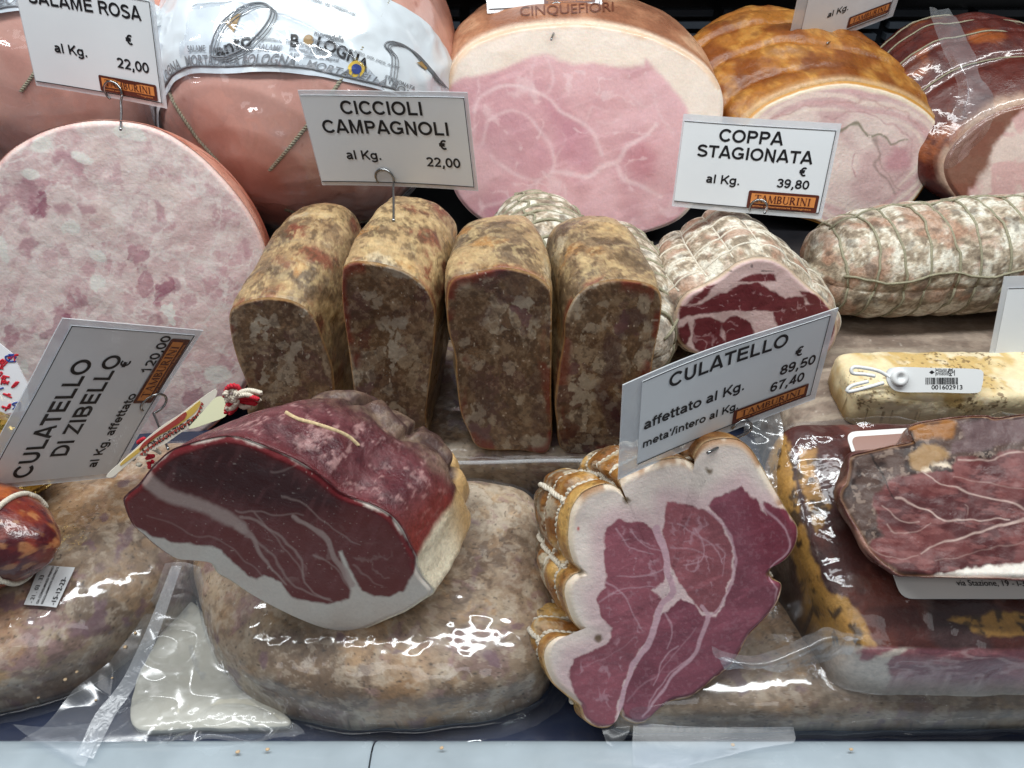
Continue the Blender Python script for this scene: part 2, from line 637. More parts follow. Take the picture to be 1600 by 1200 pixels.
def _glyphs():
    A = _arc
    e = .095                          # half a stroke
    x = .74                           # height of small letters
    g = {}
    g['I'] = (.39, [[(.195, 0), (.195, 1)]])
    g['l'] = g['I']
    g['L'] = (.85, [[(.2, 1), (.2, e), (.80, e)]])
    g['T'] = (.85, [[(.02, 1 - e), (.83, 1 - e)], [(.425, 1), (.425, 0)]])
    g['E'] = (.93, [[(.86, 1 - e), (.2, 1 - e), (.2, e), (.88, e)], [(.2, .52), (.82, .52)]])
    g['A'] = (1.0, [[(.10, 0), (.46, .97), (.54, .97), (.90, 0)], [(.24, .28), (.76, .28)]])
    g['M'] = (1.16, [[(.19, 0), (.19, .96), (.24, .96), (.58, .08), (.92, .96), (.97, .96), (.97, 0)]])
    g['N'] = (1.0, [[(.19, 0), (.19, .97), (.25, .93), (.75, .07), (.81, .03), (.81, 1)]])
    g['P'] = (.93, [[(.2, 0), (.2, 1 - e), (.52, 1 - e)] + A(.54, .69, .25, .215, 90, -90) + [(.2, .475)]])
    g['B'] = (1.0, [[(.2, e), (.2, 1 - e), (.52, 1 - e)] + A(.56, .72, .24, .185, 90, -90) + [(.2, .53)], [(.5, .53)] + A(.58, .315, .27, .22, 90, -90) + [(.2, e)]])
    g['R'] = (1.0, [[(.2, 0), (.2, 1 - e), (.54, 1 - e)] + A(.58, .70, .25, .205, 90, -90) + [(.2, .49)], [(.54, .49), (.64, .42), (.90, 0)]])
    g['D'] = (1.0, [[(.2, e), (.2, 1 - e), (.48, 1 - e)] + A(.46, .5, .42, .405, 90, -90, 20) + [(.2, e)]])
    g['K'] = (1.0, [[(.2, 0), (.2, 1)], [(.92, 1), (.24, .36)], [(.46, .56), (.93, 0)]])
    g['U'] = (1.0, [[(.19, 1), (.19, .40)] + A(.5, .39, .31, .295, 180, 360) + [(.81, .40), (.81, 1)]])
    g['Z'] = (.85, [[(.07, 1 - e), (.74, 1 - e), (.10, e), (.81, e)]])
    g['O'] = (1.08, [A(.54, .5, .42, .42, 0, 360, 36)])
    g['C'] = (1.0, [A(.53, .5, .41, .42, 38, 322, 28)])
    g['G'] = (1.08, [A(.54, .5, .42, .42, 40, 318, 28) + [(.90, .20), (.90, .44), (.56, .44)]])
    g['S'] = (.93, [A(.47, .715, .31, .205, 20, 215, 14) + [(.42, .53), (.60, .47)] + A(.46, .285, .34, .21, 40, -160, 16)])
    g['V'] = (.93, [[(.08, 1), (.465, .04), (.85, 1)]])
    g['0'] = (.78, [A(.39, .5, .27, .415, 0, 360, 32)])
    g['1'] = (.78, [[(.14, .70), (.34, .82), (.44, .98), (.44, 0)]])
    g['2'] = (.78, [A(.38, .70, .26, .215, 165, -20, 14) + [(.56, .50), (.15, e), (.70, e)]])
    g['3'] = (.78, [A(.37, .72, .25, .195, 165, -80, 14) + [(.32, .53)], [(.32, .53)] + A(.38, .30, .27, .215, 80, -165, 16)])
    g['4'] = (.78, [[(.73, .30), (.10, .30), (.50, .95), (.53, .95), (.53, 0)]])
    g['5'] = (.78, [[(.67, .91), (.23, .91), (.16, .50)] + A(.38, .32, .275, .235, 125, -155, 18)])
    g['6'] = (.78, [A(.40, .32, .255, .235, 0, 360, 24), [(.155, .36)] + A(.43, .52, .285, .395, 180, 40, 14)])
    g['7'] = (.78, [[(.08, .90), (.66, .90), (.42, .48), (.32, 0)]])
    g['8'] = (.78, [A(.39, .72, .225, .19, 0, 360, 24), A(.39, .29, .27, .205, 0, 360, 24)])
    g['9'] = (.78, [A(.38, .68, .255, .235, 0, 360, 24), [(.63, .64)] + A(.35, .48, .285, .395, 0, -140, 14)])
    g['€'] = (.80, [A(.52, .5, .32, .41, 55, 305, 22), [(.02, .59), (.60, .59)], [(.02, .42), (.56, .42)]])
    g['a'] = (.78, [A(.37, .50, .23, .155, 160, 0, 12) + [(.60, .2), (.66, 0)], [(.60, .42), (.34, .36)] + A(.30, .215, .165, .14, 100, 290, 12) + [(.46, .10), (.60, .24)]])
    g['e'] = (.78, [[(.12, .36), (.66, .36)] + A(.39, .37, .28, .29, 0, 320, 24)])
    g['o'] = (.85, [A(.425, .37, .31, .285, 0, 360, 28)])
    g['g'] = (.85, [A(.40, .38, .28, .27, 0, 360, 24), [(.67, .74), (.67, .02)] + A(.40, -.02, .27, .19, 0, -160, 12)])
    g['f'] = (.46, [[(.46, .92)] + A(.36, .78, .15, .13, 90, 180, 6) + [(.21, 0)], [(.02, .655), (.44, .655)]])
    g['t'] = (.46, [[(.21, .94), (.21, .20)] + A(.33, .19, .12, .11, 180, 290, 6) + [(.45, .10)], [(.02, .655), (.44, .655)]])
    g['i'] = (.39, [[(.195, 0), (.195, x)], [(.195, .84), (.195, 1.0)]])
    g['n'] = (.85, [[(.18, 0), (.18, x)], [(.18, .45)] + A(.42, .43, .25, .22, 150, 0, 12) + [(.67, 0)]])
    g['m'] = (1.24, [[(.18, 0), (.18, x)], [(.18, .45)] + A(.39, .44, .21, .21, 150, 0, 10) + [(.60, 0)], [(.62, .45)] + A(.83, .44, .22, .21, 150, 0, 10) + [(1.05, 0)]])
    g['r'] = (.54, [[(.18, 0), (.18, x)], [(.18, .42)] + A(.42, .42, .24, .235, 160, 70, 8)])
    g['.'] = (.39, [[(.195, 0), (.195, .19)]])
    g[','] = (.39, [[(.20, .19), (.20, .02), (.12, -.18)]])
    g["'"] = (.33, [[(.165, 1), (.165, .66)]])
    g['/'] = (.39, [[(.02, -.02), (.37, 1.02)]])
    g['-'] = (.46, [[(.05, .36), (.41, .36)]])
    g[' '] = (.39, [])
    return g


GLYPHS = _glyphs()


def bold_mesh(text, size, align='LEFT', sx=1.0, weight=.185, cap=.73):
    """flat strokes with mitred bends; size is the body size, capitals stand cap * size tall"""
    parts, pen = [], 0.0
    for ch in text:
        w, strokes = GLYPHS.get(ch, GLYPHS[' '])
        for st in strokes:
            p = np.array(st, float)
            closed = len(p) > 8 and np.linalg.norm(p[0] - p[-1]) < 1e-6
            d = np.diff(p, axis=0)
            d /= np.linalg.norm(d, axis=1)[:, None] + 1e-12
            if closed:
                t0 = np.concatenate([d[-1:], d])
                t1 = np.concatenate([d, d[:1]])
            else:
                t0 = np.concatenate([d[:1], d])
                t1 = np.concatenate([d, d[-1:]])
            m = t0 + t1
            m /= np.linalg.norm(m, axis=1)[:, None] + 1e-12
            nrm = np.stack([-m[:, 1], m[:, 0]], 1)
            k = 1 / np.maximum(np.abs(np.sum(m * t1, 1)), .55)
            hw = weight / 2
            up = p + nrm * (k * hw)[:, None]
            dn = p - nrm * (k * hw)[:, None]
            V = np.concatenate([up, dn])
            V[:, 0] += pen
            n = len(p)
            i = np.arange(n - 1)
            F = np.stack([i + n, i + 1 + n, i + 1, i], -1)
            parts.append((np.concatenate([V, np.zeros((2 * n, 1))], 1), [F]))
        pen += w
    V, F = merge(parts)
    V = V * np.array([size * cap * sx, size * cap, 1])
    L_ = pen * size * cap * sx
    V[:, 0] -= {'LEFT': 0, 'CENTER': L_ / 2, 'RIGHT': L_}[align]
    return V, F

# ------------------------------------------------------------------ generators
def face_frame(lean, yaw):
    a, b = math.radians(lean), math.radians(yaw)
    n = np.array([math.sin(b) * math.cos(a), -math.cos(b) * math.cos(a), math.sin(a)])
    return n


def lowpass(c, k):
    f = np.fft.fft(c[:, 0]), np.fft.fft(c[:, 1]), np.fft.fft(c[:, 2])
    out = []
    for q in f:
        q = q.copy()
        q[k + 1:-k] = 0
        out.append(np.fft.ifft(q).real)
    return np.stack(out, -1)


class Cut:
    """a piece of meat with a flat cut face: the face, and the body running back from it"""

    def __init__(self, outline, anchor, lean, yaw, axis, length, prof, N=420, R=110, J=64, center=None, keep=5, bend=(0, 0, 0), seed=0, lump=0.003, lscale=25, bulge=0.0012, rimr=0.0022, floor=None):
        self.n = face_frame(lean, yaw)
        self.p0 = at_y(*anchor)
        o = smooth_closed(outline, N)
        if np.sum(o[:, 0] * np.roll(o[:, 1], -1) - np.roll(o[:, 0], -1) * o[:, 1]) > 0:
            o = o[::-1]
        self.W = on_plane(o, self.p0, self.n)
        self.c = self.W.mean(0) if center is None else on_plane([center], self.p0, self.n)[0]
        self.axis = np.asarray(axis, float) / np.linalg.norm(axis)
        self.length, self.N = length, N
        r = np.linspace(0, 1, R + 1)[1:]
        F = self.c + r[:, None, None] * (self.W - self.c)[None]
        self.Xf = to_px(F.reshape(-1, 3))
        flatF = F.reshape(-1, 3)
        d = (fbm(flatF, 30, 4, seed + 3) - 0.5) * 2 * bulge
        edge = np.repeat(r, N)
        dist = (1 - edge) * np.tile(np.linalg.norm(self.W - self.c, axis=1), R)
        d = d * sstep(0, 0.004, dist) - rimr * (1 - sstep(0, 2.2 * rimr, dist)) ** 2
        self.edge_d = dist
        self.F = (flatF + d[:, None] * self.n).reshape(R, N, 3)
        # body
        s = np.linspace(0, 1, J)
        prof = np.asarray(prof, float)
        sc = np.interp(s, prof[:, 0], prof[:, 1])
        sc = np.convolve(np.concatenate([[sc[0]] * 2, sc, [sc[-1]] * 2]), np.ones(5) / 5, 'valid')
        sc[0] = 1.0
        rim = self.F[-1]
        rc = rim - self.W + self.c
        low = lowpass(self.W - self.c, keep)
        B = []
        for k in range(J):
            w = sstep(0.0, 0.75, np.array([s[k]]))[0]
            sec = (self.W - self.c) * (1 - w) + low * w
            c = self.c + self.axis * length * s[k] + np.asarray(bend) * s[k] ** 2
            B.append(c + sec * sc[k])
        B = np.array(B)
        B[0] = rim
        if floor is not None:
            B[..., 2] = floor + 0.5 * (B[..., 2] - floor + np.sqrt((B[..., 2] - floor) ** 2 + 1e-5))
            B[0] = rim
        nn = grid_normals(B)
        cen = B.mean(1, keepdims=True)
        if np.mean(np.sum(nn * (B - cen), -1)) < 0:
            nn = -nn
        self.s = np.repeat(s, N)
        self.th = np.tile(np.arange(N) / N, J)
        fl = B.reshape(-1, 3)
        amp = sstep(0.0, 0.12, self.s)
        B = fl + nn.reshape(-1, 3) * ((fbm(fl, lscale, 4, seed) - 0.5) * 2 * lump * amp)[:, None]
        self.B = B.reshape(J, N, 3)
        self.Bn = nn
        self.J = J

    def displace(self, d):
        self.B = self.B + self.Bn * np.asarray(d).reshape(self.J, self.N, 1)

    def face(self, parent, paint, mat, name='cut_face', label=None):
        V = self.F.reshape(-1, 3)
        c = paint(self.Xf, V, self.edge_d)
        Vv = np.concatenate([V, self.c[None]])
        c = np.concatenate([c, c[:1]])
        k = np.arange(self.N)
        fan = np.stack([(k + 1) % self.N, k, np.full(self.N, len(V))], -1)
        return build(name, Vv, [grid_faces(len(self.F), self.N), fan], mat, parent, c, label=label)

    def body(self, parent, paint, mat, name='rind', label=None):
        V, F = ring_mesh(self.B, False, True)
        s = np.append(self.s, 1.0)
        th = np.append(self.th, 0.0)
        return build(name, V, F, mat, parent, paint(V, s, th), label=label)

    def shell(self, parent, mat, off, name, s0=0, s1=1, wr=0.002, seed=5, face=False):
        k0, k1 = int(s0 * (self.J - 1)), int(s1 * (self.J - 1)) + 1
        B = self.B[k0:k1] + self.Bn[k0:k1] * off
        fl = B.reshape(-1, 3)
        B = fl + self.Bn[k0:k1].reshape(-1, 3) * (np.maximum(0, ridge(fl, 26, 3, seed) - 0.45) * wr * 4)[:, None]
        V, F = ring_mesh(B.reshape(k1 - k0, self.N, 3), False, True)
        return build(name, V, F, mat, parent)


class Loft:
    """closed body along an axis (both ends rounded off)"""

    def __init__(self, a, b, ra, rb, prof, N=200, J=120, bend=(0, 0, 0), up=(0, 0, 1), seed=0, lump=0.003, lscale=25, power=2.0):
        a, b = np.asarray(a, float), np.asarray(b, float)
        ax = (b - a) / np.linalg.norm(b - a)
        side = np.cross(ax, up)
        side /= np.linalg.norm(side)
        upv = np.cross(side, ax)
        t = np.linspace(0, 1, J)
        s = 0.5 - 0.5 * np.cos(np.pi * t)
        s = 0.6 * s + 0.4 * t
        prof = np.asarray(prof, float)
        sc = np.interp(s, prof[:, 0], prof[:, 1])
        th = np.linspace(0, 2 * np.pi, N, endpoint=False)
        cs, sn = np.cos(th), np.sin(th)
        cs = np.sign(cs) * np.abs(cs) ** (2 / power)
        sn = np.sign(sn) * np.abs(sn) ** (2 / power)
        B = []
        for k in range(J):
            c = a + (b - a) * s[k] + np.asarray(bend) * 4 * s[k] * (1 - s[k])
            B.append(c + sc[k] * (ra * cs[:, None] * side + rb * sn[:, None] * upv))
        B = np.array(B)
        nn = grid_normals(B)
        if np.mean(np.sum(nn * (B - B.mean(1, keepdims=True)), -1)) < 0:
            nn = -nn
        fl = B.reshape(-1, 3)
        self.B = (fl + nn.reshape(-1, 3) * ((fbm(fl, lscale, 4, seed) - 0.5) * 2 * lump)[:, None]).reshape(J, N, 3)
        self.Bn, self.J, self.N = nn, J, N
        self.s, self.th = np.repeat(s, N), np.tile(np.arange(N) / N, J)

    def displace(self, d):
        self.B = self.B + self.Bn * np.asarray(d).reshape(self.J, self.N, 1)

    def body(self, parent, paint, mat, name='casing', label=None):
        V, F = ring_mesh(self.B, True, True)
        s = np.concatenate([self.s, [0, 1]])
        th = np.concatenate([self.th, [0, 0]])
        return build(name, V, F, mat, parent, paint(V, s, th), label=label)

    shell = Cut.shell

    def at(self, s, th, off=0.0):
        """point on the body at fraction s along it and th round it"""
        col = self.s.reshape(self.J, self.N)[:, 0]
        j = int(np.argmin(np.abs(col - s)))
        i = int(round(th * self.N)) % self.N
        return self.B[j, i] + self.Bn[j, i] * off


ROUND = [(0, 0.02), (0.02, 0.3), (0.06, 0.55), (0.12, 0.76), (0.2, 0.9), (0.32, 0.98), (0.5, 1.0), (0.68, 0.98), (0.8, 0.9), (0.88, 0.76), (0.94, 0.55), (0.98, 0.3), (1, 0.02)]


class Slab:
    """a flat package lying down: outline on the ground, rounded top edge"""

    def __init__(self, outline, z0, z1, nexp=4.0, N=620, R=120, seed=0, lump=0.003, lscale=22, tilt=(0, 0), flare=0.0, pillow=0.0):
        o = smooth_closed(np.asarray(outline, float)[:, :2], N)
        c = o.mean(0)
        # even steps over the top, then dense round the shoulder and down the side
        u = np.linspace(0, 1, R + 1)[1:]
        ra = np.sin(u * np.pi / 2) ** (2 / nexp)
        ra = ra[ra > 0.86]
        ha = np.cos(np.arcsin(np.clip(ra ** (nexp / 2), 0, 1))) ** (2 / nexp)
        k = min(len(ra), R)
        r = np.concatenate([np.linspace(0.01, ra[0], 120, endpoint=False), ra])
        h = np.concatenate([(1 - np.linspace(0.01, ra[0], 120, endpoint=False) ** nexp) ** (1 / nexp), ha])
        J = len(r)
        xy = c + r[:, None, None] * (o - c)[None]
        z = z0 + (z1 - z0) * h[:, None] * np.ones((1, N))
        z = z + (tilt[0] * (xy[..., 0] - c[0]) + tilt[1] * (xy[..., 1] - c[1])) * h[:, None]
        z = z + pillow * (1 - (r ** 2)[:, None]) * h[:, None]
        B = np.concatenate([xy, z[..., None]], -1)
        nn = grid_normals(B)
        if nn[10, :, 2].mean() < 0:
            nn = -nn
        fl = B.reshape(-1, 3)
        d = (fbm(fl, lscale, 4, seed) - 0.5) * 2 * lump
        self.B = (fl + nn.reshape(-1, 3) * d[:, None]).reshape(J, N, 3)
        self.Bn, self.J, self.N = nn, J, N
        self.r = np.repeat(r, N)
        self.c, self.o, self.z0 = c, o, z0

    def body(self, parent, paint, mat, name, label=None):
        V, F = ring_mesh(self.B, True, True)
        return build(name, V, F, mat, parent, paint(V), label=label)

    def film(self, parent, mat, off=0.0016, wr=0.003, seed=5, skirt=0.0, name='plastic_film', skirt_z=0.006, wscale=11, skirt_fn=None):
        B = self.B + self.Bn * off
        fl = B.reshape(-1, 3)
        w = np.maximum(0, ridge(fl, wscale, 3, seed) - 0.55) * wr * 3
        B = (fl + self.Bn.reshape(-1, 3) * w[:, None]).reshape(self.J, self.N, 3)
        if skirt:
            last = B[-1]
            out = last[:, :2] - self.c
            out /= np.linalg.norm(out, axis=1)[:, None]
            th = np.arange(self.N) / self.N
            k = np.ones(self.N) if skirt_fn is None else skirt_fn(last)
            rings = []
            for q in np.linspace(0, 1, 14)[1:]:
                p = last.copy()
                p[:, :2] += out * (skirt * q * k)[:, None]
                p[:, 2] = last[:, 2] + (skirt_z - last[:, 2]) * q ** 0.6
                p[:, 2] += (fbm(p, 60, 3, seed + 1) - 0.5) * 0.008 * q * (k > 0.02)
                p[:, 2] = np.maximum(p[:, 2], 0.002)
                rings.append(p)
            B = np.concatenate([B, np.array(rings)])
        V, F = ring_mesh(B, True, False)
        return build(name, V, F, mat, parent)


def sheet(name, corners, mat, parent=None, nu=60, nv=60, amp=0.003, scale=40, seed=0, fold=0.0, fscale=20, label=None, edge_curl=0.0):
    """a wrinkled sheet of film: bilinear/Coons patch over a net of rows of world points"""
    rows = np.asarray(corners, float)                     # (a, b, 3)
    a, b = rows.shape[:2]
    up = np.array([smooth_open(rows[k], nv) if b > 2 else np.linspace(rows[k, 0], rows[k, 1], nv) for k in range(a)])
    G = np.array([smooth_open(up[:, j], nu) if a > 2 else np.linspace(up[0, j], up[1, j], nu) for j in range(nv)]).transpose(1, 0, 2)
    nn = grid_normals(G, closed=False)
    fl = G.reshape(-1, 3)
    d = (fbm(fl, scale, 4, seed) - 0.5) * 2 * amp
    if fold:
        d = d + np.maximum(0, ridge(fl, fscale, 2, seed + 3) - 0.6) * fold * 3
    V = fl + nn.reshape(-1, 3) * d[:, None]
    return build(name, V, [grid_faces(nu, nv, closed=False)], mat, parent, label=label)


def plate(name, px_poly_world, n, thick, mat, parent, round_n=0):
    """flat prism from a world polygon, thickness along n (front face at +thick)"""
    p = np.asarray(px_poly_world, float)
    m = len(p)
    n = np.asarray(n, float)
    V = np.concatenate([p, p + n * thick, p.mean(0)[None], (p + n * thick).mean(0)[None]])
    k = np.arange(m)
    k2 = (k + 1) % m
    side = np.stack([k, k2, k2 + m, k + m], -1)
    bot = np.stack([k2, k, np.full(m, 2 * m)], -1)
    top = np.stack([k + m, k2 + m, np.full(m, 2 * m + 1)], -1)
    return V, [side, np.concatenate([bot, top])]


def rrect(w, h, r, seg=5):
    pts = []
    for cx, cy, a0 in ((w - r, h - r, 0), (r, h - r, 90), (r, r, 180), (w - r, r, 270)):
        for k in range(seg + 1):
            a = math.radians(a0 + 90 * k / seg)
            pts.append((cx + r * math.cos(a), cy + r * math.sin(a)))
    return np.array(pts)


# lettering -----------------------------------------------------------------
def text_mesh(body, size=1.0, bold=0.0, align='LEFT', ext=0.0, sx=1.0, shear=0.0, spacing=1.0):
    cu = bpy.data.curves.new('lettering', 'FONT')
    cu.body = body
    cu.size = size
    cu.offset = bold * size
    cu.align_x = align
    cu.fill_mode = 'FRONT' if ext == 0 else 'BOTH'
    cu.extrude = ext
    cu.shear = shear
    cu.space_character = spacing
    cu.resolution_u = 6
    ob = bpy.data.objects.new('lettering', cu)
    COL.objects.link(ob)
    dg = bpy.context.evaluated_depsgraph_get()
    me = bpy.data.meshes.new_from_object(ob.evaluated_get(dg))
    V = np.array([v.co[:] for v in me.vertices]).reshape(-1, 3)
    V[:, 0] *= sx
    tri, quad, F = [], [], []
    for p in me.polygons:
        vs = list(p.vertices)
        if len(vs) == 3:
            tri.append(vs)
        elif len(vs) == 4:
            quad.append(vs)
        else:
            for k in range(1, len(vs) - 1):
                tri.append([vs[0], vs[k], vs[k + 1]])
    if tri:
        F.append(np.array(tri))
    if quad:
        F.append(np.array(quad))
    bpy.data.objects.remove(ob)
    bpy.data.curves.remove(cu)
    bpy.data.meshes.remove(me)
    return V, F


def on_frame(VF, o, ex, ey, ez, lift=0.0):
    V, F = VF
    return np.asarray(o) + V[:, :1] * ex + V[:, 1:2] * ey + (V[:, 2:3] + lift) * ez, F


def serif_word(word, h):
    """thick-and-thin capitals with serifs, as bars; returns (verts2d in 3D, faces), width"""
    thick, thin, sf = 0.16 * h, 0.06 * h, 0.05 * h
    parts, x = [], 0.0

    def bar(a, b, w):
        a, b = np.array(a, float), np.array(b, float)
        d = (b - a) / (np.linalg.norm(b - a) + 1e-9)
        q = np.array([-d[1], d[0]]) * w / 2
        p = np.array([a + q, b + q, b - q, a - q])
        z = len(parts) * 1e-6
        parts.append((np.concatenate([p, np.full((4, 1), z)], 1), [np.array([[3, 2, 1, 0]])]))

    def serif(cx, y, w):
        bar((x + cx - w / 2, y), (x + cx + w / 2, y), sf)

    def arc(cx, cy, rx, ry, a0, a1, w):
        n = 9
        aa = np.radians(np.linspace(a0, a1, n))
        for k in range(n - 1):
            ww = w * (0.45 + 0.55 * abs(math.cos((aa[k] + aa[k + 1]) / 2)))
            bar((x + cx + rx * math.cos(aa[k]), cy + ry * math.sin(aa[k])), (x + cx + rx * math.cos(aa[k + 1]), cy + ry * math.sin(aa[k + 1])), ww)
    for ch in word:
        if ch == 'T':
            w = 0.72 * h
            bar((x, h - thin / 2), (x + w, h - thin / 2), thin)
            bar((x + w / 2, 0), (x + w / 2, h), thick)
            serif(w / 2, sf / 2, 0.36 * h)
            bar((x + sf / 2, h), (x + sf / 2, h * 0.8), sf)
            bar((x + w - sf / 2, h), (x + w - sf / 2, h * 0.8), sf)
        elif ch == 'A':
            w = 0.80 * h
            bar((x + 0.08 * h, 0), (x + w * 0.48, h), thin)
            bar((x + w - 0.08 * h, 0), (x + w * 0.46, h), thick)
            bar((x + 0.2 * h, 0.34 * h), (x + 0.58 * h, 0.34 * h), thin)
            serif(0.08 * h, sf / 2, 0.26 * h)
            serif(w - 0.08 * h, sf / 2, 0.3 * h)
        elif ch == 'M':
            w = 0.98 * h
            bar((x + 0.1 * h, 0), (x + 0.14 * h, h), thin)
            bar((x + 0.14 * h, h), (x + 0.48 * h, 0.02 * h), thick)
            bar((x + 0.48 * h, 0.02 * h), (x + 0.82 * h, h), thin)
            bar((x + 0.86 * h, 0), (x + 0.84 * h, h), thick)
            serif(0.1 * h, sf / 2, 0.24 * h)
            serif(0.86 * h, sf / 2, 0.34 * h)
        elif ch == 'B':
            w = 0.66 * h
            bar((x + 0.14 * h, 0), (x + 0.14 * h, h), thick)
            for cy, ry, rx in ((0.745 * h, 0.225 * h, 0.3 * h), (0.27 * h, 0.24 * h, 0.36 * h)):
                arc(0.2 * h, cy, rx, ry, -90, 90, thick)
            serif(0.12 * h, sf / 2, 0.24 * h)
            serif(0.12 * h, h - sf / 2, 0.24 * h)
        elif ch == 'U':
            w = 0.78 * h
            bar((x + 0.14 * h, h), (x + 0.14 * h, 0.3 * h), thick)
            bar((x + 0.64 * h, h), (x + 0.64 * h, 0.3 * h), thin)
            arc(0.39 * h, 0.3 * h, 0.25 * h, 0.27 * h, 180, 360, thick * 0.8)
            serif(0.14 * h, h - sf / 2, 0.32 * h)
            serif(0.64 * h, h - sf / 2, 0.24 * h)
        elif ch == 'R':
            w = 0.76 * h
            bar((x + 0.14 * h, 0), (x + 0.14 * h, h), thick)
            arc(0.2 * h, 0.745 * h, 0.32 * h, 0.225 * h, -90, 90, thick)
            bar((x + 0.32 * h, 0.5 * h), (x + 0.68 * h, 0), thick)
            serif(0.14 * h, sf / 2, 0.32 * h)
            serif(0.12 * h, h - sf / 2, 0.24 * h)
            serif(0.68 * h, sf / 2, 0.2 * h)
        elif ch == 'I':
            w = 0.36 * h
            bar((x + 0.18 * h, 0), (x + 0.18 * h, h), thick)
            serif(0.18 * h, sf / 2, 0.32 * h)
            serif(0.18 * h, h - sf / 2, 0.32 * h)
        elif ch == 'N':
            w = 0.86 * h
            bar((x + 0.14 * h, 0), (x + 0.14 * h, h), thin)
            bar((x + 0.14 * h, h), (x + 0.72 * h, 0), thick)
            bar((x + 0.72 * h, 0), (x + 0.72 * h, h), thin)
            serif(0.14 * h, sf / 2, 0.24 * h)
            serif(0.12 * h, h - sf / 2, 0.2 * h)
            serif(0.72 * h, h - sf / 2, 0.24 * h)
        x += w + 0.06 * h
    return merge(parts), x


# pose of a flat card from its four corners ---------------------------------
def rotm(r):
    a = np.linalg.norm(r)
    if a < 1e-9:
        return np.eye(3)
    k = r / a
    K = np.array([[0, -k[2], k[1]], [k[2], 0, -k[0]], [-k[1], k[0], 0]])
    return np.eye(3) + math.sin(a) * K + (1 - math.cos(a)) * K @ K


def card_pose(px4, w, h, t0, lean0=20.0):
    """corners: top-left, top-right, bottom-right, bottom-left in photo pixels -> origin(bottom-left), ex, ey, ez"""
    px4 = np.asarray(px4, float)
    wts = np.ones(4)
    base = np.stack([np.array([1.0, 0, 0]), np.array([0, math.sin(math.radians(lean0)), math.cos(math.radians(lean0))]), np.array([0, -math.cos(math.radians(lean0)), math.sin(math.radians(lean0))])], 1)
    d = (px4[1] + px4[2] - px4[0] - px4[3])
    ang = -math.atan2(d[1], d[0])
    ca, sa = math.cos(ang), math.sin(ang)
    base = base @ np.array([[ca, -sa, 0], [sa, ca, 0], [0, 0, 1]])
    loc = np.array([(-w / 2, h / 2, 0), (w / 2, h / 2, 0), (w / 2, -h / 2, 0), (-w / 2, -h / 2, 0)])
    c0 = at_t(*px4.mean(0), t0)
    p = np.zeros(6)

    def res(p):
        R = base @ rotm(p[:3])
        V = c0 + p[3:] + loc @ R.T
        return np.concatenate([(to_px(V) - px4).ravel(), 3.0 * p[:3]])
    lam = 1e-2
    r = res(p)
    for it in range(200):
        Jm = np.zeros((len(r), 6))
        for k in range(6):
            e = np.zeros(6)
            e[k] = 1e-5
            Jm[:, k] = (res(p + e) - r) / 1e-5
        A = Jm.T @ Jm
        step = np.linalg.solve(A + lam * np.diag(np.diag(A) + 1e-9), -Jm.T @ r)
        r2 = res(p + step)
        if r2 @ r2 < r @ r:
            p, r, lam = p + step, r2, lam * 0.4
        else:
            lam *= 3
        if lam > 1e9:
            break
    R = base @ rotm(p[:3])
    o = c0 + p[3:] - R[:, 0] * w / 2 - R[:, 1] * h / 2
    return o, R[:, 0], R[:, 1], R[:, 2], float(np.sqrt(np.mean(r[:8] ** 2)))


def project_to(mesh_objs, px, lift=0.0006):
    """first point of the given meshes seen through photo pixels (decals lie on the real surface)"""
    out = []
    trees = []
    for o in mesh_objs:
        b = origin_of(o)
        vs = [tuple(np.array(v.co) + b) for v in o.data.vertices]
        trees.append(BVHTree.FromPolygons(vs, [tuple(p.vertices) for p in o.data.polygons]))
    for d in rays(px):
        best = None
        for t in trees:
            hit = t.ray_cast(Vector(CO), Vector(d).normalized())
            if hit[0] is not None and (best is None or hit[3] < best[1]):
                n = np.array(hit[1])
                if n @ d > 0:
                    n = -n
                best = (np.array(hit[0]) + n * lift, hit[3])
        out.append(best[0] if best is not None else None)
    return out


def px_outline(lst):
    return np.array([at_z(x, y, z)[:2] for x, y, z in lst])


def mosaic(X, scale, seed, amp, wscale, flat_=True):
    """warped cells: piece number 0..1, distance to the seam between pieces, distance to the middle"""
    f1, f2, idv = worley(warp(X, amp, wscale, seed), scale, seed + 1, flat_)
    return idv, f2 - f1, f1


def tint(c, idv, pal, al, m):
    """colour pieces from a palette by their number"""
    k = np.minimum((idv * len(pal)).astype(int), len(pal) - 1)
    return mix3(c, np.array(pal)[k], al * m)


def mix3(c, cols, m):
    return c + (cols - c) * np.clip(m, 0, 1)[:, None]


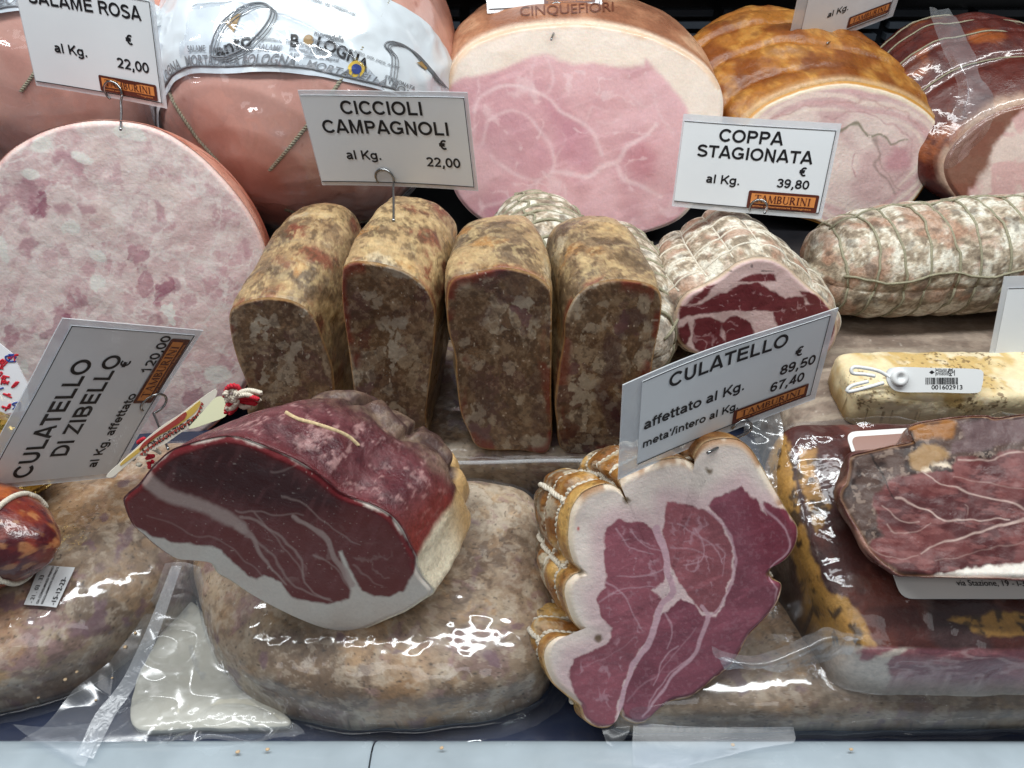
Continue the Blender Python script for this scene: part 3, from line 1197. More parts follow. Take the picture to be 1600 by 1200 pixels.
def brawn_paint(dark=0.0, seed=0, warm=0.0):
    """pressed boiled pork: grey beige with cream, brown and mauve chunks"""
    pal = [S(186, 164, 136), S(206, 190, 164), S(158, 130, 102), S(166, 132, 124), S(196, 160, 116), S(128, 104, 80), S(200, 178, 146), S(172, 148, 120)]

    def f(V, *a):
        n = len(V)
        c = flat(n, S(178, 154, 124))
        idv, seam, f1 = mosaic(V, 34, seed, .030, 34, False)
        c = tint(c, idv, pal, .95, sstep(.03, .14, seam))
        i2, s2, g1 = mosaic(V, 120, seed + 4, .010, 100, False)
        c = tint(c, i2, pal[::-1], .5, sstep(.05, .25, s2) * (i2 > .35))
        m = fbm(V, 16, 4, seed + 5)
        c = mix(c, S(184, 138, 84), sstep(0.54, 0.68, m) * (0.5 + warm))
        c = mix(c, S(112, 90, 66), sstep(0.48, 0.34, m) * 0.55)
        g = fbm(warp(V, 0.006, 130, seed + 8), 170, 5, seed + 9, .6)
        c = mix(c, S(92, 72, 52), sstep(0.55, 0.66, g) * 0.40)
        c = mix(c, S(220, 206, 180), sstep(0.44, 0.36, g) * 0.35)
        sp = vnoise(V, 620, seed + 11)
        c = mix(c, S(54, 42, 32), sstep(0.86, 0.93, sp) * 0.7)
        mv = vnoise(warp(V, .01, 60, seed + 13), 90, seed + 12)
        c = mix(c, S(118, 84, 96), sstep(.80, .90, mv) * .7)
        return c * (1 - dark) * np.array([.90, .89, .93])
    return f

# ================================================================== SETTING
def structure(o):
    o['kind'] = 'structure'
    return o


M_TRAY = plain('navy_tray', S(44, 52, 74), 0.14, noise=0.12, nscale=40, coat=0.4)
M_RIM = plain('pale_painted_rim', S(172, 186, 196), 0.24, noise=0.10, nscale=30, coat=0.4, bump=0.10)
M_BLACK = plain('black_plastic', S(22, 25, 30), 0.34, noise=0.1, nscale=60)
M_SHELF = plain('dark_shelf', S(30, 30, 34), 0.4, noise=0.2, nscale=30)

V, F = box((-0.75, 0.225, -0.004), (0.75, 1.02, 0.0))
structure(build('tray_floor', V, F, M_TRAY, smooth=False))
V, F = box((-0.75, 0.60, 0.0), (0.75, 1.0, 0.085))
structure(build('rear_shelf', V, F, M_SHELF, smooth=False))


def rim_piece(x0, x1):
    prof = [(0.06, -0.05), (0.06, 0.004), (0.07, 0.0085), (0.09, 0.011), (0.15, 0.0125), (0.19, 0.0125), (0.213, 0.0118), (0.222, 0.0095), (0.2275, 0.0045), (0.229, -0.003), (0.229, -0.05)]
    p = smooth_open([(a, b, 0) for a, b in prof], 60)[:, :2]
    r = [[(x, q[0], q[1]) for q in p] for x in (x0, x0 + 0.0012, x1 - 0.0012, x1)]
    r = np.array(r)
    r[0, :, 2] -= 0.0012
    r[3, :, 2] -= 0.0012
    return r.reshape(-1, 3), [grid_faces(4, len(p), closed=False)]


xs = at_z(580, 1170, 0.0125)[0]
V, F = merge([rim_piece(-0.75, xs - 0.0005), rim_piece(xs + 0.0005, 0.75)])
structure(build('tray_rim', V, F, M_RIM))

# back wall of the case: black liner with a ledge and a slotted vent panel
parts = [box((-0.8, 1.0, 0.0), (0.8, 1.02, 0.75)), box((-0.8, 0.955, 0.268), (0.8, 1.0, 0.290)), box((-0.8, 0.965, 0.085), (0.8, 1.0, 0.1))]
structure(build('rear_wall', *merge(parts), M_BLACK, smooth=False))
parts = []
for k in range(9):
    z = 0.125 + k * 0.0135
    for x in np.arange(-0.75, 0.75, 0.10):
        parts.append(box((x, 0.985, z), (x + 0.088, 0.9995, z + 0.007)))
structure(build('vent_grille', *merge(parts), plain('grille_grey', S(52, 58, 66), 0.35, noise=0.1), smooth=False))

# ================================================================== BACK ROW
def white_pink(n):
    return flat(n, S(230, 200, 194))


# ---- mortadellas in printed wrappers --------------------------------------
M_WRAP = plain('printed_wrapper', S(212, 222, 230), 0.35, coat=0.8, noise=0.03, nscale=40, bump=0.15)
M_GREY_INK = plain('grey_ink', S(120, 124, 130), 0.5)
M_GOLD_INK = plain('gold_ink', S(150, 120, 70), 0.45)
M_BLUE_INK = plain('blue_ink', S(30, 60, 140), 0.45)
M_YELLOW_INK = plain('yellow_ink', S(226, 190, 60), 0.45)


def mort_paint(dark, seed):
    def f(V, s, th):
        n = len(V)
        c = flat(n, S(206, 156, 142))
        c = mix(c, S(216, 168, 154), sstep(.45, .65, fbm(V, 12, 3, seed)))
        c = mix(c, S(190, 132, 118), sstep(.52, .7, fbm(V, 30, 3, seed + 1)) * .4)
        cr = ridge(warp(V, .01, 40, seed + 2), 24, 2, seed + 3)
        c = mix(c, S(160, 92, 78), sstep(.955, .985, cr) * sstep(.5, .6, fbm(V, 10, 2, seed + 6)) * .6)
        c = mix(c, S(176, 118, 98), sstep(dark, dark + .12, s) * .8)
        return c
    return f


BELL = [(0, .02), (.015, .24), (.04, .42), (.09, .63), (.16, .80), (.25, .92), (.36, .985), (.48, 1.0), (.62, .98), (.76, .90), (.88, .74), (.95, .5), (1, .02)]


def mortadella(label, a, b, r, s0, s1, seed, shift):
    t = thing('mortadella', label, 'mortadella', (a[0], (a[1] + b[1]) / 2, 0.085))
    L_ = Loft(a, b, r, r, BELL, N=260, J=180, seed=seed, lump=0.003, lscale=9)
    body = L_.body(t, mort_paint(.62, seed), M_MORT, 'sausage_body')
    # printed sleeve: a band round the body whose edge dips and rises
    th = np.arange(L_.N) / L_.N
    rows = []
    scol = L_.s.reshape(L_.J, L_.N)[:, 0]
    for q in np.linspace(0, 1, 46):
        lo = s0 + shift * ((1 + np.cos(2 * np.pi * th)) / 2) ** 6.5 + .004 * np.sin(th * 44)
        hi = lo + s1
        sv = lo + (hi - lo) * q
        p = np.stack([np.stack([np.interp(sv[i:i + 1], scol, (L_.B + L_.Bn * .0016)[:, i, k])[0] for k in range(3)]) for i in range(L_.N)])
        rows.append(p)
    G = np.array(rows)
    nn = grid_normals(G)
    fl = G.reshape(-1, 3)
    G = (fl + np.abs(nn.reshape(-1, 3) * 1.0) * 0).reshape(G.shape)
    cen = G.mean(1, keepdims=True)
    if np.mean(np.sum(nn * (G - cen), -1)) < 0:
        nn = -nn
    wr = np.maximum(0, ridge(fl, 22, 3, seed + 9) - .5) * .007
    G = (fl + nn.reshape(-1, 3) * wr[:, None]).reshape(G.shape)
    V, F = ring_mesh(G)
    sleeve = build('printed_sleeve', V, F, M_WRAP, t)
    edge = [tube(np.concatenate([G[2], G[2][:1]]) + 0, .0011, 5)]
    build('sleeve_border', *merge(edge), M_GREY_INK, sleeve)
    cords = []
    for q in (0.115, 0.365, .62, .87):
        col = np.array([L_.at(s, q, .0006) for s in np.linspace(.015, .5, 70)])
        cords.append(rope(col, .0016, 40, 5))
    build('binding_twine', *merge(cords), M_TWINE_GREY, t)
    L_.shell(t, M_FILM, .0022, 'film_wrap', 0, .30, .0035, seed + 4)
    return t, L_, body, sleeve, G, nn


mA, LA, bodyA, slA, GA, nA = mortadella('pink mortadella in a white printed sleeve behind the top left price card', (-.435, .655, .225), (-.405, .94, .255), .142, .065, .14, 61, .16)
mB, LB, bodyB, slB, GB, nB = mortadella('pink mortadella in a white printed sleeve marked BOLOGNA', (-.222, .615, .178), (-.155, .90, .285), .132, .11, .27, 62, .18)


def decal(name, VF, px_fn, targets, mat, parent, lift=.0008):
    V, F = VF
    pts = project_to(targets, [px_fn(v[0], v[1]) for v in V], lift)
    if any(p is None for p in pts):
        ok = [k for k, p in enumerate(pts) if p is not None]
        if not ok:
            return None
        remap = -np.ones(len(pts), int)
        remap[ok] = np.arange(len(ok))
        F = [np.array([[remap[i] for i in f] for f in fs if all(remap[i] >= 0 for i in f)]).reshape(-1, fs.shape[1]) for fs in F]
        F = [f for f in F if len(f)]
        pts = [pts[k] for k in ok]
        if not F:
            return None
    return build(name, np.array(pts), F, mat, parent, smooth=False)


def lined(body, x, y, ang, size, bold=0.02, sx=1.0, arc=0.0):
    """text starting at photo pixel (x, y), running at an angle, optionally along an arc"""
    VF = text_mesh(body, size, bold, sx=sx)
    ca, sa = math.cos(math.radians(ang)), math.sin(math.radians(ang))

    def f(u, v):
        a = arc * u / max(size * len(body) * .6, 1)
        uu, vv = u, v - arc * 0.5 * (u / (size * len(body) * .6)) ** 2 * size
        return (x + uu * ca + vv * sa, y + uu * sa - vv * ca)
    return VF, f


for (body, x, y, ang, size, bold, sx, arc, mt) in (
        ('B', 452, 72, 4, 26, .03, 1.0, 0, M_INK), ('LOGNA', 492, 74, 16, 25, .03, 1.0, .9, M_INK), ('mortadella', 490, 55, 13, 11, .02, 1.0, 0, M_GREY_INK),
        ('anto', 340, 90, -20, 30, .02, 1.1, 0, M_INK), ('prodotto da Organismo', 452, 78, 8, 8, .01, 1, 0, M_GREY_INK), ('e controllato dal Mipaaf', 453, 86, 8, 8, .01, 1, 0, M_GREY_INK),
        ('SALAME Mortadella Bologna', 395, 104, 1, 8, .01, 1, 0, M_GREY_INK), ('STAGIONATA', 600, 122, 22, 8, .02, 1, 0, M_GREY_INK)):
    VF, f = lined(body, x, y, ang, size, bold, sx, arc)
    decal('sleeve_lettering', VF, f, [slB, bodyB], mt, slB)


def disc2(cx, cy, r, n=24, ry=None):
    a = np.linspace(0, 2 * np.pi, n, endpoint=False)
    V = np.stack([cx + r * np.cos(a), cy + (ry or r) * np.sin(a), 0 * a], 1)
    V = np.concatenate([V, [[cx, cy, 0]]])
    k = np.arange(n)
    return V, [np.stack([k, (k + 1) % n, np.full(n, n)], -1)]


ident = lambda u, v: (u, v)


def band_text(G, nn, text, th0, q0, size, mat, parent, lift=.0012):
    """small print following the printed sleeve round the body, read from left to right"""
    V, F = text_mesh(text, size, .015)
    R_, N_ = G.shape[:2]
    ring = G[int(q0 * (R_ - 1))]
    per = np.linalg.norm(np.roll(ring, -1, 0) - ring, axis=1).sum()
    hgt = np.mean(np.linalg.norm(G[-1] - G[0], axis=1))
    a = ((th0 - V[:, 0] / per) % 1) * N_
    b = np.clip(q0 + V[:, 1] / hgt, 0, 1) * (R_ - 1)
    i0, j0 = np.floor(a).astype(int) % N_, np.clip(np.floor(b).astype(int), 0, R_ - 2)
    fa, fb = (a - np.floor(a))[:, None], (b - j0)[:, None]
    P = (G[j0, i0] * (1 - fa) + G[j0, (i0 + 1) % N_] * fa) * (1 - fb) + (G[j0 + 1, i0] * (1 - fa) + G[j0 + 1, (i0 + 1) % N_] * fa) * fb
    return build('sleeve_lettering', P + nn[j0, i0] * lift, F, mat, parent, smooth=False)


for txt, th0, q0, size, mt in (('MORTADELLA BOLOGNA   MORTADELLA BOLOGNA   MORTADELLA BOLOGNA', .46, .045, .0085, M_GREY_INK), ('SALAME   Mortadella Bologna   SALAME', .30, .13, .0050, M_GREY_INK),
                              ('Certificato da Organismo di Controllo autorizzato', .24, .20, .0036, M_GREY_INK), ('Ingredienti: carne di suino, sale, pepe, aromi', .16, .26, .0036, M_GREY_INK), ('peso netto  lotto  da consumarsi', .20, .62, .0040, M_GREY_INK),
                              ('confezionato sottovuoto  conservare in frigorifero', .27, .70, .0036, M_GREY_INK), ('carne di suino  sale  pepe', .27, .76, .0036, M_GREY_INK)):
    band_text(GB, nB, txt, th0, q0, size, mt, slB)
for txt, th0, q0, size, mt in (('MORTADELLA BOLOGNA   MORTADELLA BOLOGNA   MORTADELLA BOLOGNA', .46, .06, .0085, M_GREY_INK), ('BOLOGNA', .10, .35, .018, M_INK), ('Mortadella', .12, .62, .008, M_GREY_INK), ('BO', .42, .30, .020, M_INK)):
    band_text(GA, nA, txt, th0, q0, size, mt, slA)
decal('seal', disc2(556, 108, 13), ident, [slB], M_YELLOW_INK, slB, .0010)
decal('seal_centre', disc2(556, 108, 8), ident, [slB], M_BLUE_INK, slB, .0015)
decal('sleeve_dot', disc2(482, 63, 8), ident, [slB], M_GOLD_INK, slB, .0011)
# dark scalloped border lines of the two printed shields
for pts in ([(352, 90), (330, 84), (345, 40), (380, 12), (410, 6), (424, 18), (412, 44), (380, 76), (352, 90)],
            [(608, 130), (612, 90), (600, 70), (615, 66), (640, 78), (668, 108), (690, 134)]):
    p2 = smooth_open([(a, b, 0) for a, b in pts], 70)[:, :2]
    for off, w, mt in ((0, 1.5, M_GREY_INK), (5, 1.0, M_GREY_INK), (9, .8, M_GREY_INK)):
        q = p2 + np.array([off, off * .6])
        pr = [p for p in project_to([slB, bodyB], q, .0012) if p is not None]
        if len(pr) > 8:
            build('shield_border', *tube(np.array(pr), w * .00045, 5), mt, slB)
for k, (pts, mt) in enumerate((([(368, 24), (378, 22), (366, 52), (352, 36)], M_GOLD_INK), ([(660, 96), (668, 104), (664, 110), (650, 98)], M_GOLD_INK))):
    V = np.array([(a, b, 0) for a, b in pts], float)
    decal('sleeve_emblem', (V, [np.array([[0, 1, 2, 3]])]), ident, [slB, bodyB], mt, slB, .0011)

# ---- cooked ham with a cut face -------------------------------------------
outl_c = [(697, 150), (700, 118), (716, 88), (742, 66), (790, 47), (850, 38), (920, 36), (1000, 50), (1058, 74), (1104, 106), (1127, 142), (1130, 180), (1120, 235), (1096, 298), (1062, 343), (1000, 366), (930, 374), (880, 370), (836, 362), (785, 358), (752, 345), (725, 322), (708, 292), (712, 255), (722, 220), (716, 190)]
ham = thing('cooked_ham', 'large cut cooked ham, pale pink with a white fat cap, at centre back', 'cooked ham', at_y(900, 370, .69))
CH = Cut(outl_c, (900, 372, .69), 15, 0, (0, 1, .06), .20, [(0, 1), (.1, 1.02), (.3, 1.04), (.6, .98), (.85, .75), (1, .2)], seed=71, lump=.004, lscale=14)
zh = lambda p: zoomed(440, 0, .35, p)
h_lean = zh([(740, 400), (800, 350), (870, 335), (960, 315), (1060, 270), (1130, 245), (1200, 250), (1300, 290), (1400, 280), (1500, 300), (1620, 290)]) + [(1010, 92), (1040, 130), (1072, 170), (1096, 215), (1100, 265), (1085, 310), (1055, 344), (1000, 366), (930, 374), (836, 362), (752, 345), (720, 322), (700, 292), (716, 230)]


def ham_face(X, P, e):
    n = len(X)
    Xw = warp(X, 7, .02, 1)
    c = flat(n, S(238, 226, 216))
    c = mix(c, S(226, 206, 188), fbm(X, .02, 3, 2) * .5)
    sd = poly_sd(Xw, h_lean)
    ln = flat(n, S(212, 168, 172))
    a = fbm(X, .012, 3, 5)
    ln = mix(ln, S(200, 152, 160), sstep(.45, .65, a) * .6)
    ln = mix(ln, S(224, 184, 188), sstep(.5, .35, a) * .6)
    fib = fbm(np.stack([X[:, 0] * .3 + X[:, 1] * .8, X[:, 1] * .2 - X[:, 0] * .05], 1), .12, 4, 7)
    ln = mix(ln, S(226, 186, 192), sstep(.5, .72, fib) * .45)
    for poly, col in ((zh([(900, 560), (990, 500), (1080, 510), (1150, 580), (1200, 680), (1190, 780), (1130, 800), (1040, 790), (950, 720), (890, 640)]), S(190, 138, 150)),
                      (zh([(1180, 440), (1260, 500), (1360, 560), (1420, 680), (1390, 760), (1280, 740), (1220, 640)]), S(182, 118, 138)),
                      (zh([(1530, 680), (1600, 640), (1680, 680), (1660, 800), (1560, 790)]), S(178, 104, 116)),
                      (zh([(900, 940), (1000, 870), (1120, 860), (1150, 940), (1050, 1010), (930, 1010)]), S(190, 126, 148))):
        ln = mix(ln, col, sstep(-14, 16, poly_sd(Xw, poly)) * .45)
    c = mix(c, ln, sstep(-5, 6, sd))
    fat = S(234, 208, 210)
    for l, w0, w1, al in (([(860, 500), (890, 430), (960, 395), (1060, 385), (1130, 400), (1200, 440), (1260, 500), (1350, 560), (1400, 620), (1430, 690)], 2.4, 2.6, .9),
                          ([(890, 640), (900, 560), (960, 505), (1040, 495), (1110, 530), (1170, 610), (1215, 700), (1210, 760), (1160, 810), (1080, 800), (990, 750), (940, 705)], 1.4, 2.4, .75),
                          ([(1210, 770), (1290, 780), (1360, 790), (1440, 740), (1500, 720), (1540, 660), (1600, 620), (1680, 560)], 4, 3, .85),
                          ([(1500, 740), (1530, 800), (1600, 840), (1700, 880)], 3, 3, .8), ([(1150, 820), (1140, 880), (1150, 950)], 1.8, 1, .7),
                          ([(880, 960), (920, 920), (1000, 900), (1080, 870), (1160, 810)], 2.6, 1.5, .75), ([(1250, 830), (1270, 890), (1290, 930)], 1.6, .8, .6),
                          ([(1130, 250), (1110, 330), (1130, 400), (1190, 410), (1200, 320), (1180, 250)], 1.4, 1.4, .6), ([(1350, 560), (1380, 480), (1460, 500)], 1.2, .8, .45),
                          ([(1400, 540), (1470, 560), (1520, 520)], 1, .8, .4), ([(1220, 700), (1260, 640), (1250, 600)], 1.2, .8, .4), ([(860, 500), (850, 600), (870, 760)], 1.4, 1, .5),
                          ([(1660, 400), (1700, 520), (1760, 600)], 1.2, 1, .5), ([(1560, 420), (1640, 470), (1700, 440)], 1, .8, .45)):
        c = mix(c, fat, line_m(vwarp(X, 6, .04, 9), zh(l), w0 * 1.1, w1 * 1.1, 3.6) * al * (.35 + .7 * fbm(X, .04, 3, 45)))
    net = ridge(warp(X, 16, .025, 14), .022, 2, 15)
    c = mix(c, fat, sstep(.84, .94, net) * sstep(0, 10, sd) * .45)
    c = mix(c, S(206, 160, 112), sstep(.007, .001, e + .004 * (fbm(X, .05, 3, 44) - .5)) * (X[:, 1] < 140) * .6)
    return c


def ham_body(V, s, th):
    n = len(V)
    a = fbm(V, 22, 4, 73)
    c = flat(n, S(176, 124, 94))
    c = mix(c, S(140, 90, 66), sstep(.5, .66, a) * .8)
    c = mix(c, S(222, 180, 146), sstep(.48, .34, a) * .7)
    c = mix(c, S(236, 214, 192), sstep(.07, .01, s + .04 * (a - .5)) * .8)
    c = mix(c, S(222, 176, 172), (V[:, 2] < .17) * .6)
    return c


CH.face(ham, ham_face, meat('cooked_ham_cut', rough=.3, sss=.15, bump=.25, bscale=420, var=.06))
hb = CH.body(ham, ham_body, M_ROAST)
VF, f = lined('CINQUEFIORI', 812, 26, -3, 21, .0, 1.15)
decal('skin_stamp', VF, f, [hb], plain('stamp_brown', S(110, 62, 44), .5), hb)

# ---- rolled roast pork ----------------------------------------------------
zd = lambda p: zoomed(1040, 0, .35, p)
outl_d = zd([(330, 640), (350, 560), (410, 490), (510, 432), (650, 385), (800, 362), (950, 385), (1080, 430), (1175, 495), (1235, 570), (1256, 650), (1235, 730), (1165, 830), (1100, 915), (1000, 1000), (890, 1035), (760, 1025), (660, 990), (560, 960), (450, 900), (370, 800), (335, 720)])
por = thing('roast_pork_roll', 'golden brown crackling roast pork roll with pale herb filled cut face', 'roast pork', at_y(1340, 360, .72))
CD = Cut(outl_d, (1340, 361, .72), 12, 6, (-.34, 1, .32), .19, [(0, 1), (.08, 1.06), (.3, 1.14), (.6, 1.12), (.85, .8), (1, .2)], seed=81, lump=.005, lscale=26)
dcen = np.array(zd([(800, 700)])[0])


def por_face(X, P, e):
    n = len(X)
    c = flat(n, S(224, 200, 196))
    a = fbm(X, .02, 4, 3)
    c = mix(c, S(206, 172, 172), sstep(.48, .66, a) * .7)
    c = mix(c, S(234, 218, 210), sstep(.5, .36, a) * .6)
    Xw = warp(X, 10, .02, 4)
    rr = e * 1000
    band = np.sin(rr * .42 + 6 * fbm(X, .012, 2, 8)) * sstep(34, 22, rr)
    c = mix(c, S(236, 218, 206), sstep(.2, .9, band) * .7)
    c = mix(c, S(212, 170, 172), sstep(-.2, -.9, band) * .6)
    c = mix(c, S(240, 226, 204), sstep(9, 5, rr + 5 * (a - .5)))
    c = mix(c, S(196, 140, 62), sstep(3.6, 2.0, rr + 3 * (a - .5)))
    for l, w, col, al in (([(700, 560), (780, 580), (850, 560), (900, 600), (950, 610), (1000, 640), (1070, 620)], 2.6, S(120, 118, 94), .8),
                          ([(930, 620), (960, 690), (940, 740), (980, 800), (1040, 850)], 2.2, S(150, 128, 122), .7),
                          ([(420, 560), (560, 500), (740, 460), (900, 450), (1060, 500), (1150, 580)], 1.4, S(190, 150, 146), .7),
                          ([(700, 520), (850, 500), (980, 540), (1080, 600), (1110, 680), (1080, 760), (1030, 800)], 1.6, S(190, 150, 152), .7),
                          ([(835, 700), (840, 800)], 1.2, S(178, 124, 134), .8), ([(950, 700), (1000, 790), (1050, 840)], 1.2, S(170, 140, 136), .8),
                          ([(660, 960), (760, 930), (900, 900), (1040, 860)], 1.5, S(190, 170, 166), .5)):
        c = mix(c, col, line_m(vwarp(X, 9, .07, 6), zd(l), w, w * .6, 2) * al * sstep(.3, .5, fbm(X, .15, 3, 12) + .15))
    c = mix(c, S(196, 140, 150), sstep(-6, 10, poly_sd(Xw, zd([(970, 700), (1020, 650), (1090, 660), (1100, 740), (1040, 770), (980, 760)]))) * .7)
    return c


def roast_paint(seed, dark=0.0):
    def f(V, s, th):
        n = len(V)
        a = fbm(V, 26, 4, seed)
        b = fbm(warp(V, .01, 40, seed + 2), 60, 4, seed + 3)
        c = flat(n, S(160, 102, 42))
        c = mix(c, S(190, 136, 66), sstep(.48, .64, b))
        c = mix(c, S(120, 62, 24), sstep(.50, .66, a) * .85)
        c = mix(c, S(96, 44, 22), sstep(.6, .72, b) * .5)
        c = mix(c, S(226, 196, 150), sstep(.05, .0, s) * .6)
        return c * (1 - dark)
    return f


CD.displace(-.0045 * np.exp(-(((CD.s * 5.2 + .25 * np.sin(CD.th * 12)) % 1 - .5) / .10) ** 2) * sstep(.05, .15, CD.s))
CD.face(por, por_face, meat('roast_cut', rough=.4, sss=.12, bump=.5, bscale=320, var=.08))
pb = CD.body(por, roast_paint(83), M_ROAST, 'crackling')

# ---- film wrapped dark roast ----------------------------------------------
outl_e = [(1476, 258), (1492, 226), (1530, 192), (1580, 168), (1660, 158), (1740, 190), (1775, 270), (1740, 345), (1660, 362), (1580, 346), (1520, 328), (1486, 294)]
ro2 = thing('roast_pork_roll', 'dark reddish brown roast in clear film with white ties at the right edge', 'roast pork', at_y(1580, 345, .70))
CE = Cut(outl_e, (1580, 346, .70), 14, -6, (-.26, 1, .30), .20, [(0, 1), (.12, 1.18), (.35, 1.36), (.65, 1.25), (.85, .9), (1, .2)], seed=91, lump=.006, lscale=22)


def dark_roast(V, s, th):
    n = len(V)
    a = fbm(V, 30, 4, 93)
    b = fbm(V, 70, 4, 94)
    c = flat(n, S(88, 34, 26))
    c = mix(c, S(142, 74, 32), sstep(.52, .68, a))
    c = mix(c, S(70, 24, 22), sstep(.48, .36, b) * .8)
    c = mix(c, S(220, 190, 168), sstep(.05, .01, s + .10 * (a - .5)) * .7)
    return c


def ro2_face(X, P, e):
    n = len(X)
    c = flat(n, S(232, 212, 202))
    a = fbm(X, .03, 4, 95)
    c = mix(c, S(216, 168, 168), sstep(.5, .66, a) * .7)
    c = mix(c, S(118, 62, 34), sstep(6, -6, poly_sd(warp(X, 16, .02, 97), [(1506, 330), (1512, 290), (1545, 262), (1560, 222), (1590, 178), (1680, 150), (1800, 200), (1800, 400), (1520, 400)])) * .9)
    return c


CE.displace(-.004 * np.exp(-(((CE.s * 6 + .2 * np.sin(CE.th * 9)) % 1 - .5) / .08) ** 2) * sstep(.08, .2, CE.s))
CE.face(ro2, ro2_face, meat('roast_cut_pale', rough=.4, sss=.1, bump=.3, coat=.8, coat_bump=.3))
eb = CE.body(ro2, dark_roast, meat('roast_under_film', rough=.4, sss=.04, bump=.6, bscale=260, var=.2, coat=.8, coat_bump=.25, coat_scale=45))
cords = []
for q in (.25, .4167, .5833, .75):
    j = int(q * (CE.J - 1))
    k = np.arange(0, CE.N, 4)
    cords.append(tube(np.concatenate([CE.B[j, k] + CE.Bn[j, k] * .0002, CE.B[j, k][:1]]), .0009, 6))
build('white_ties', *merge(cords), M_TWINE_GREY, ro2)
sheet('film_flap', [[at_y(1448, 8, .76), at_y(1462, 12, .745), at_y(1482, 8, .74)],
                    [at_y(1470, 70, .70), at_y(1490, 74, .69), at_y(1512, 60, .70)],
                    [at_y(1492, 140, .665), at_y(1516, 132, .655), at_y(1544, 128, .665)],
                    [at_y(1478, 215, .66), at_y(1500, 210, .645), at_y(1556, 178, .66)],
                    [at_y(1474, 265, .672), at_y(1490, 262, .668), at_y(1520, 248, .672)]], M_FLAP, ro2, 80, 60, .003, 40, 5, .005, 18)

# ---- salame rosa: the big pale disc ---------------------------------------
outl_f = [(-62, 440), (-45, 340), (-5, 255), (55, 210), (125, 190), (190, 189), (250, 203), (308, 240), (358, 290), (394, 340), (415, 390), (424, 440), (418, 505), (402, 565), (376, 615), (330, 668), (250, 712), (150, 722), (50, 700), (-30, 620)]
sal = thing('pink_sausage', 'very large pale pink cooked sausage cut across, mosaic of fat and meat, at left', 'cooked sausage', at_y(180, 710, .50))
CF_ = Cut(outl_f, (180, 715, .50), 9, 3, (-.22, 1, -.40), .10, [(0, 1), (.1, 1.01), (.5, 1.0), (.85, .9), (1, .5)], N=560, R=150, seed=101, lump=.002, lscale=12, bulge=.0014)


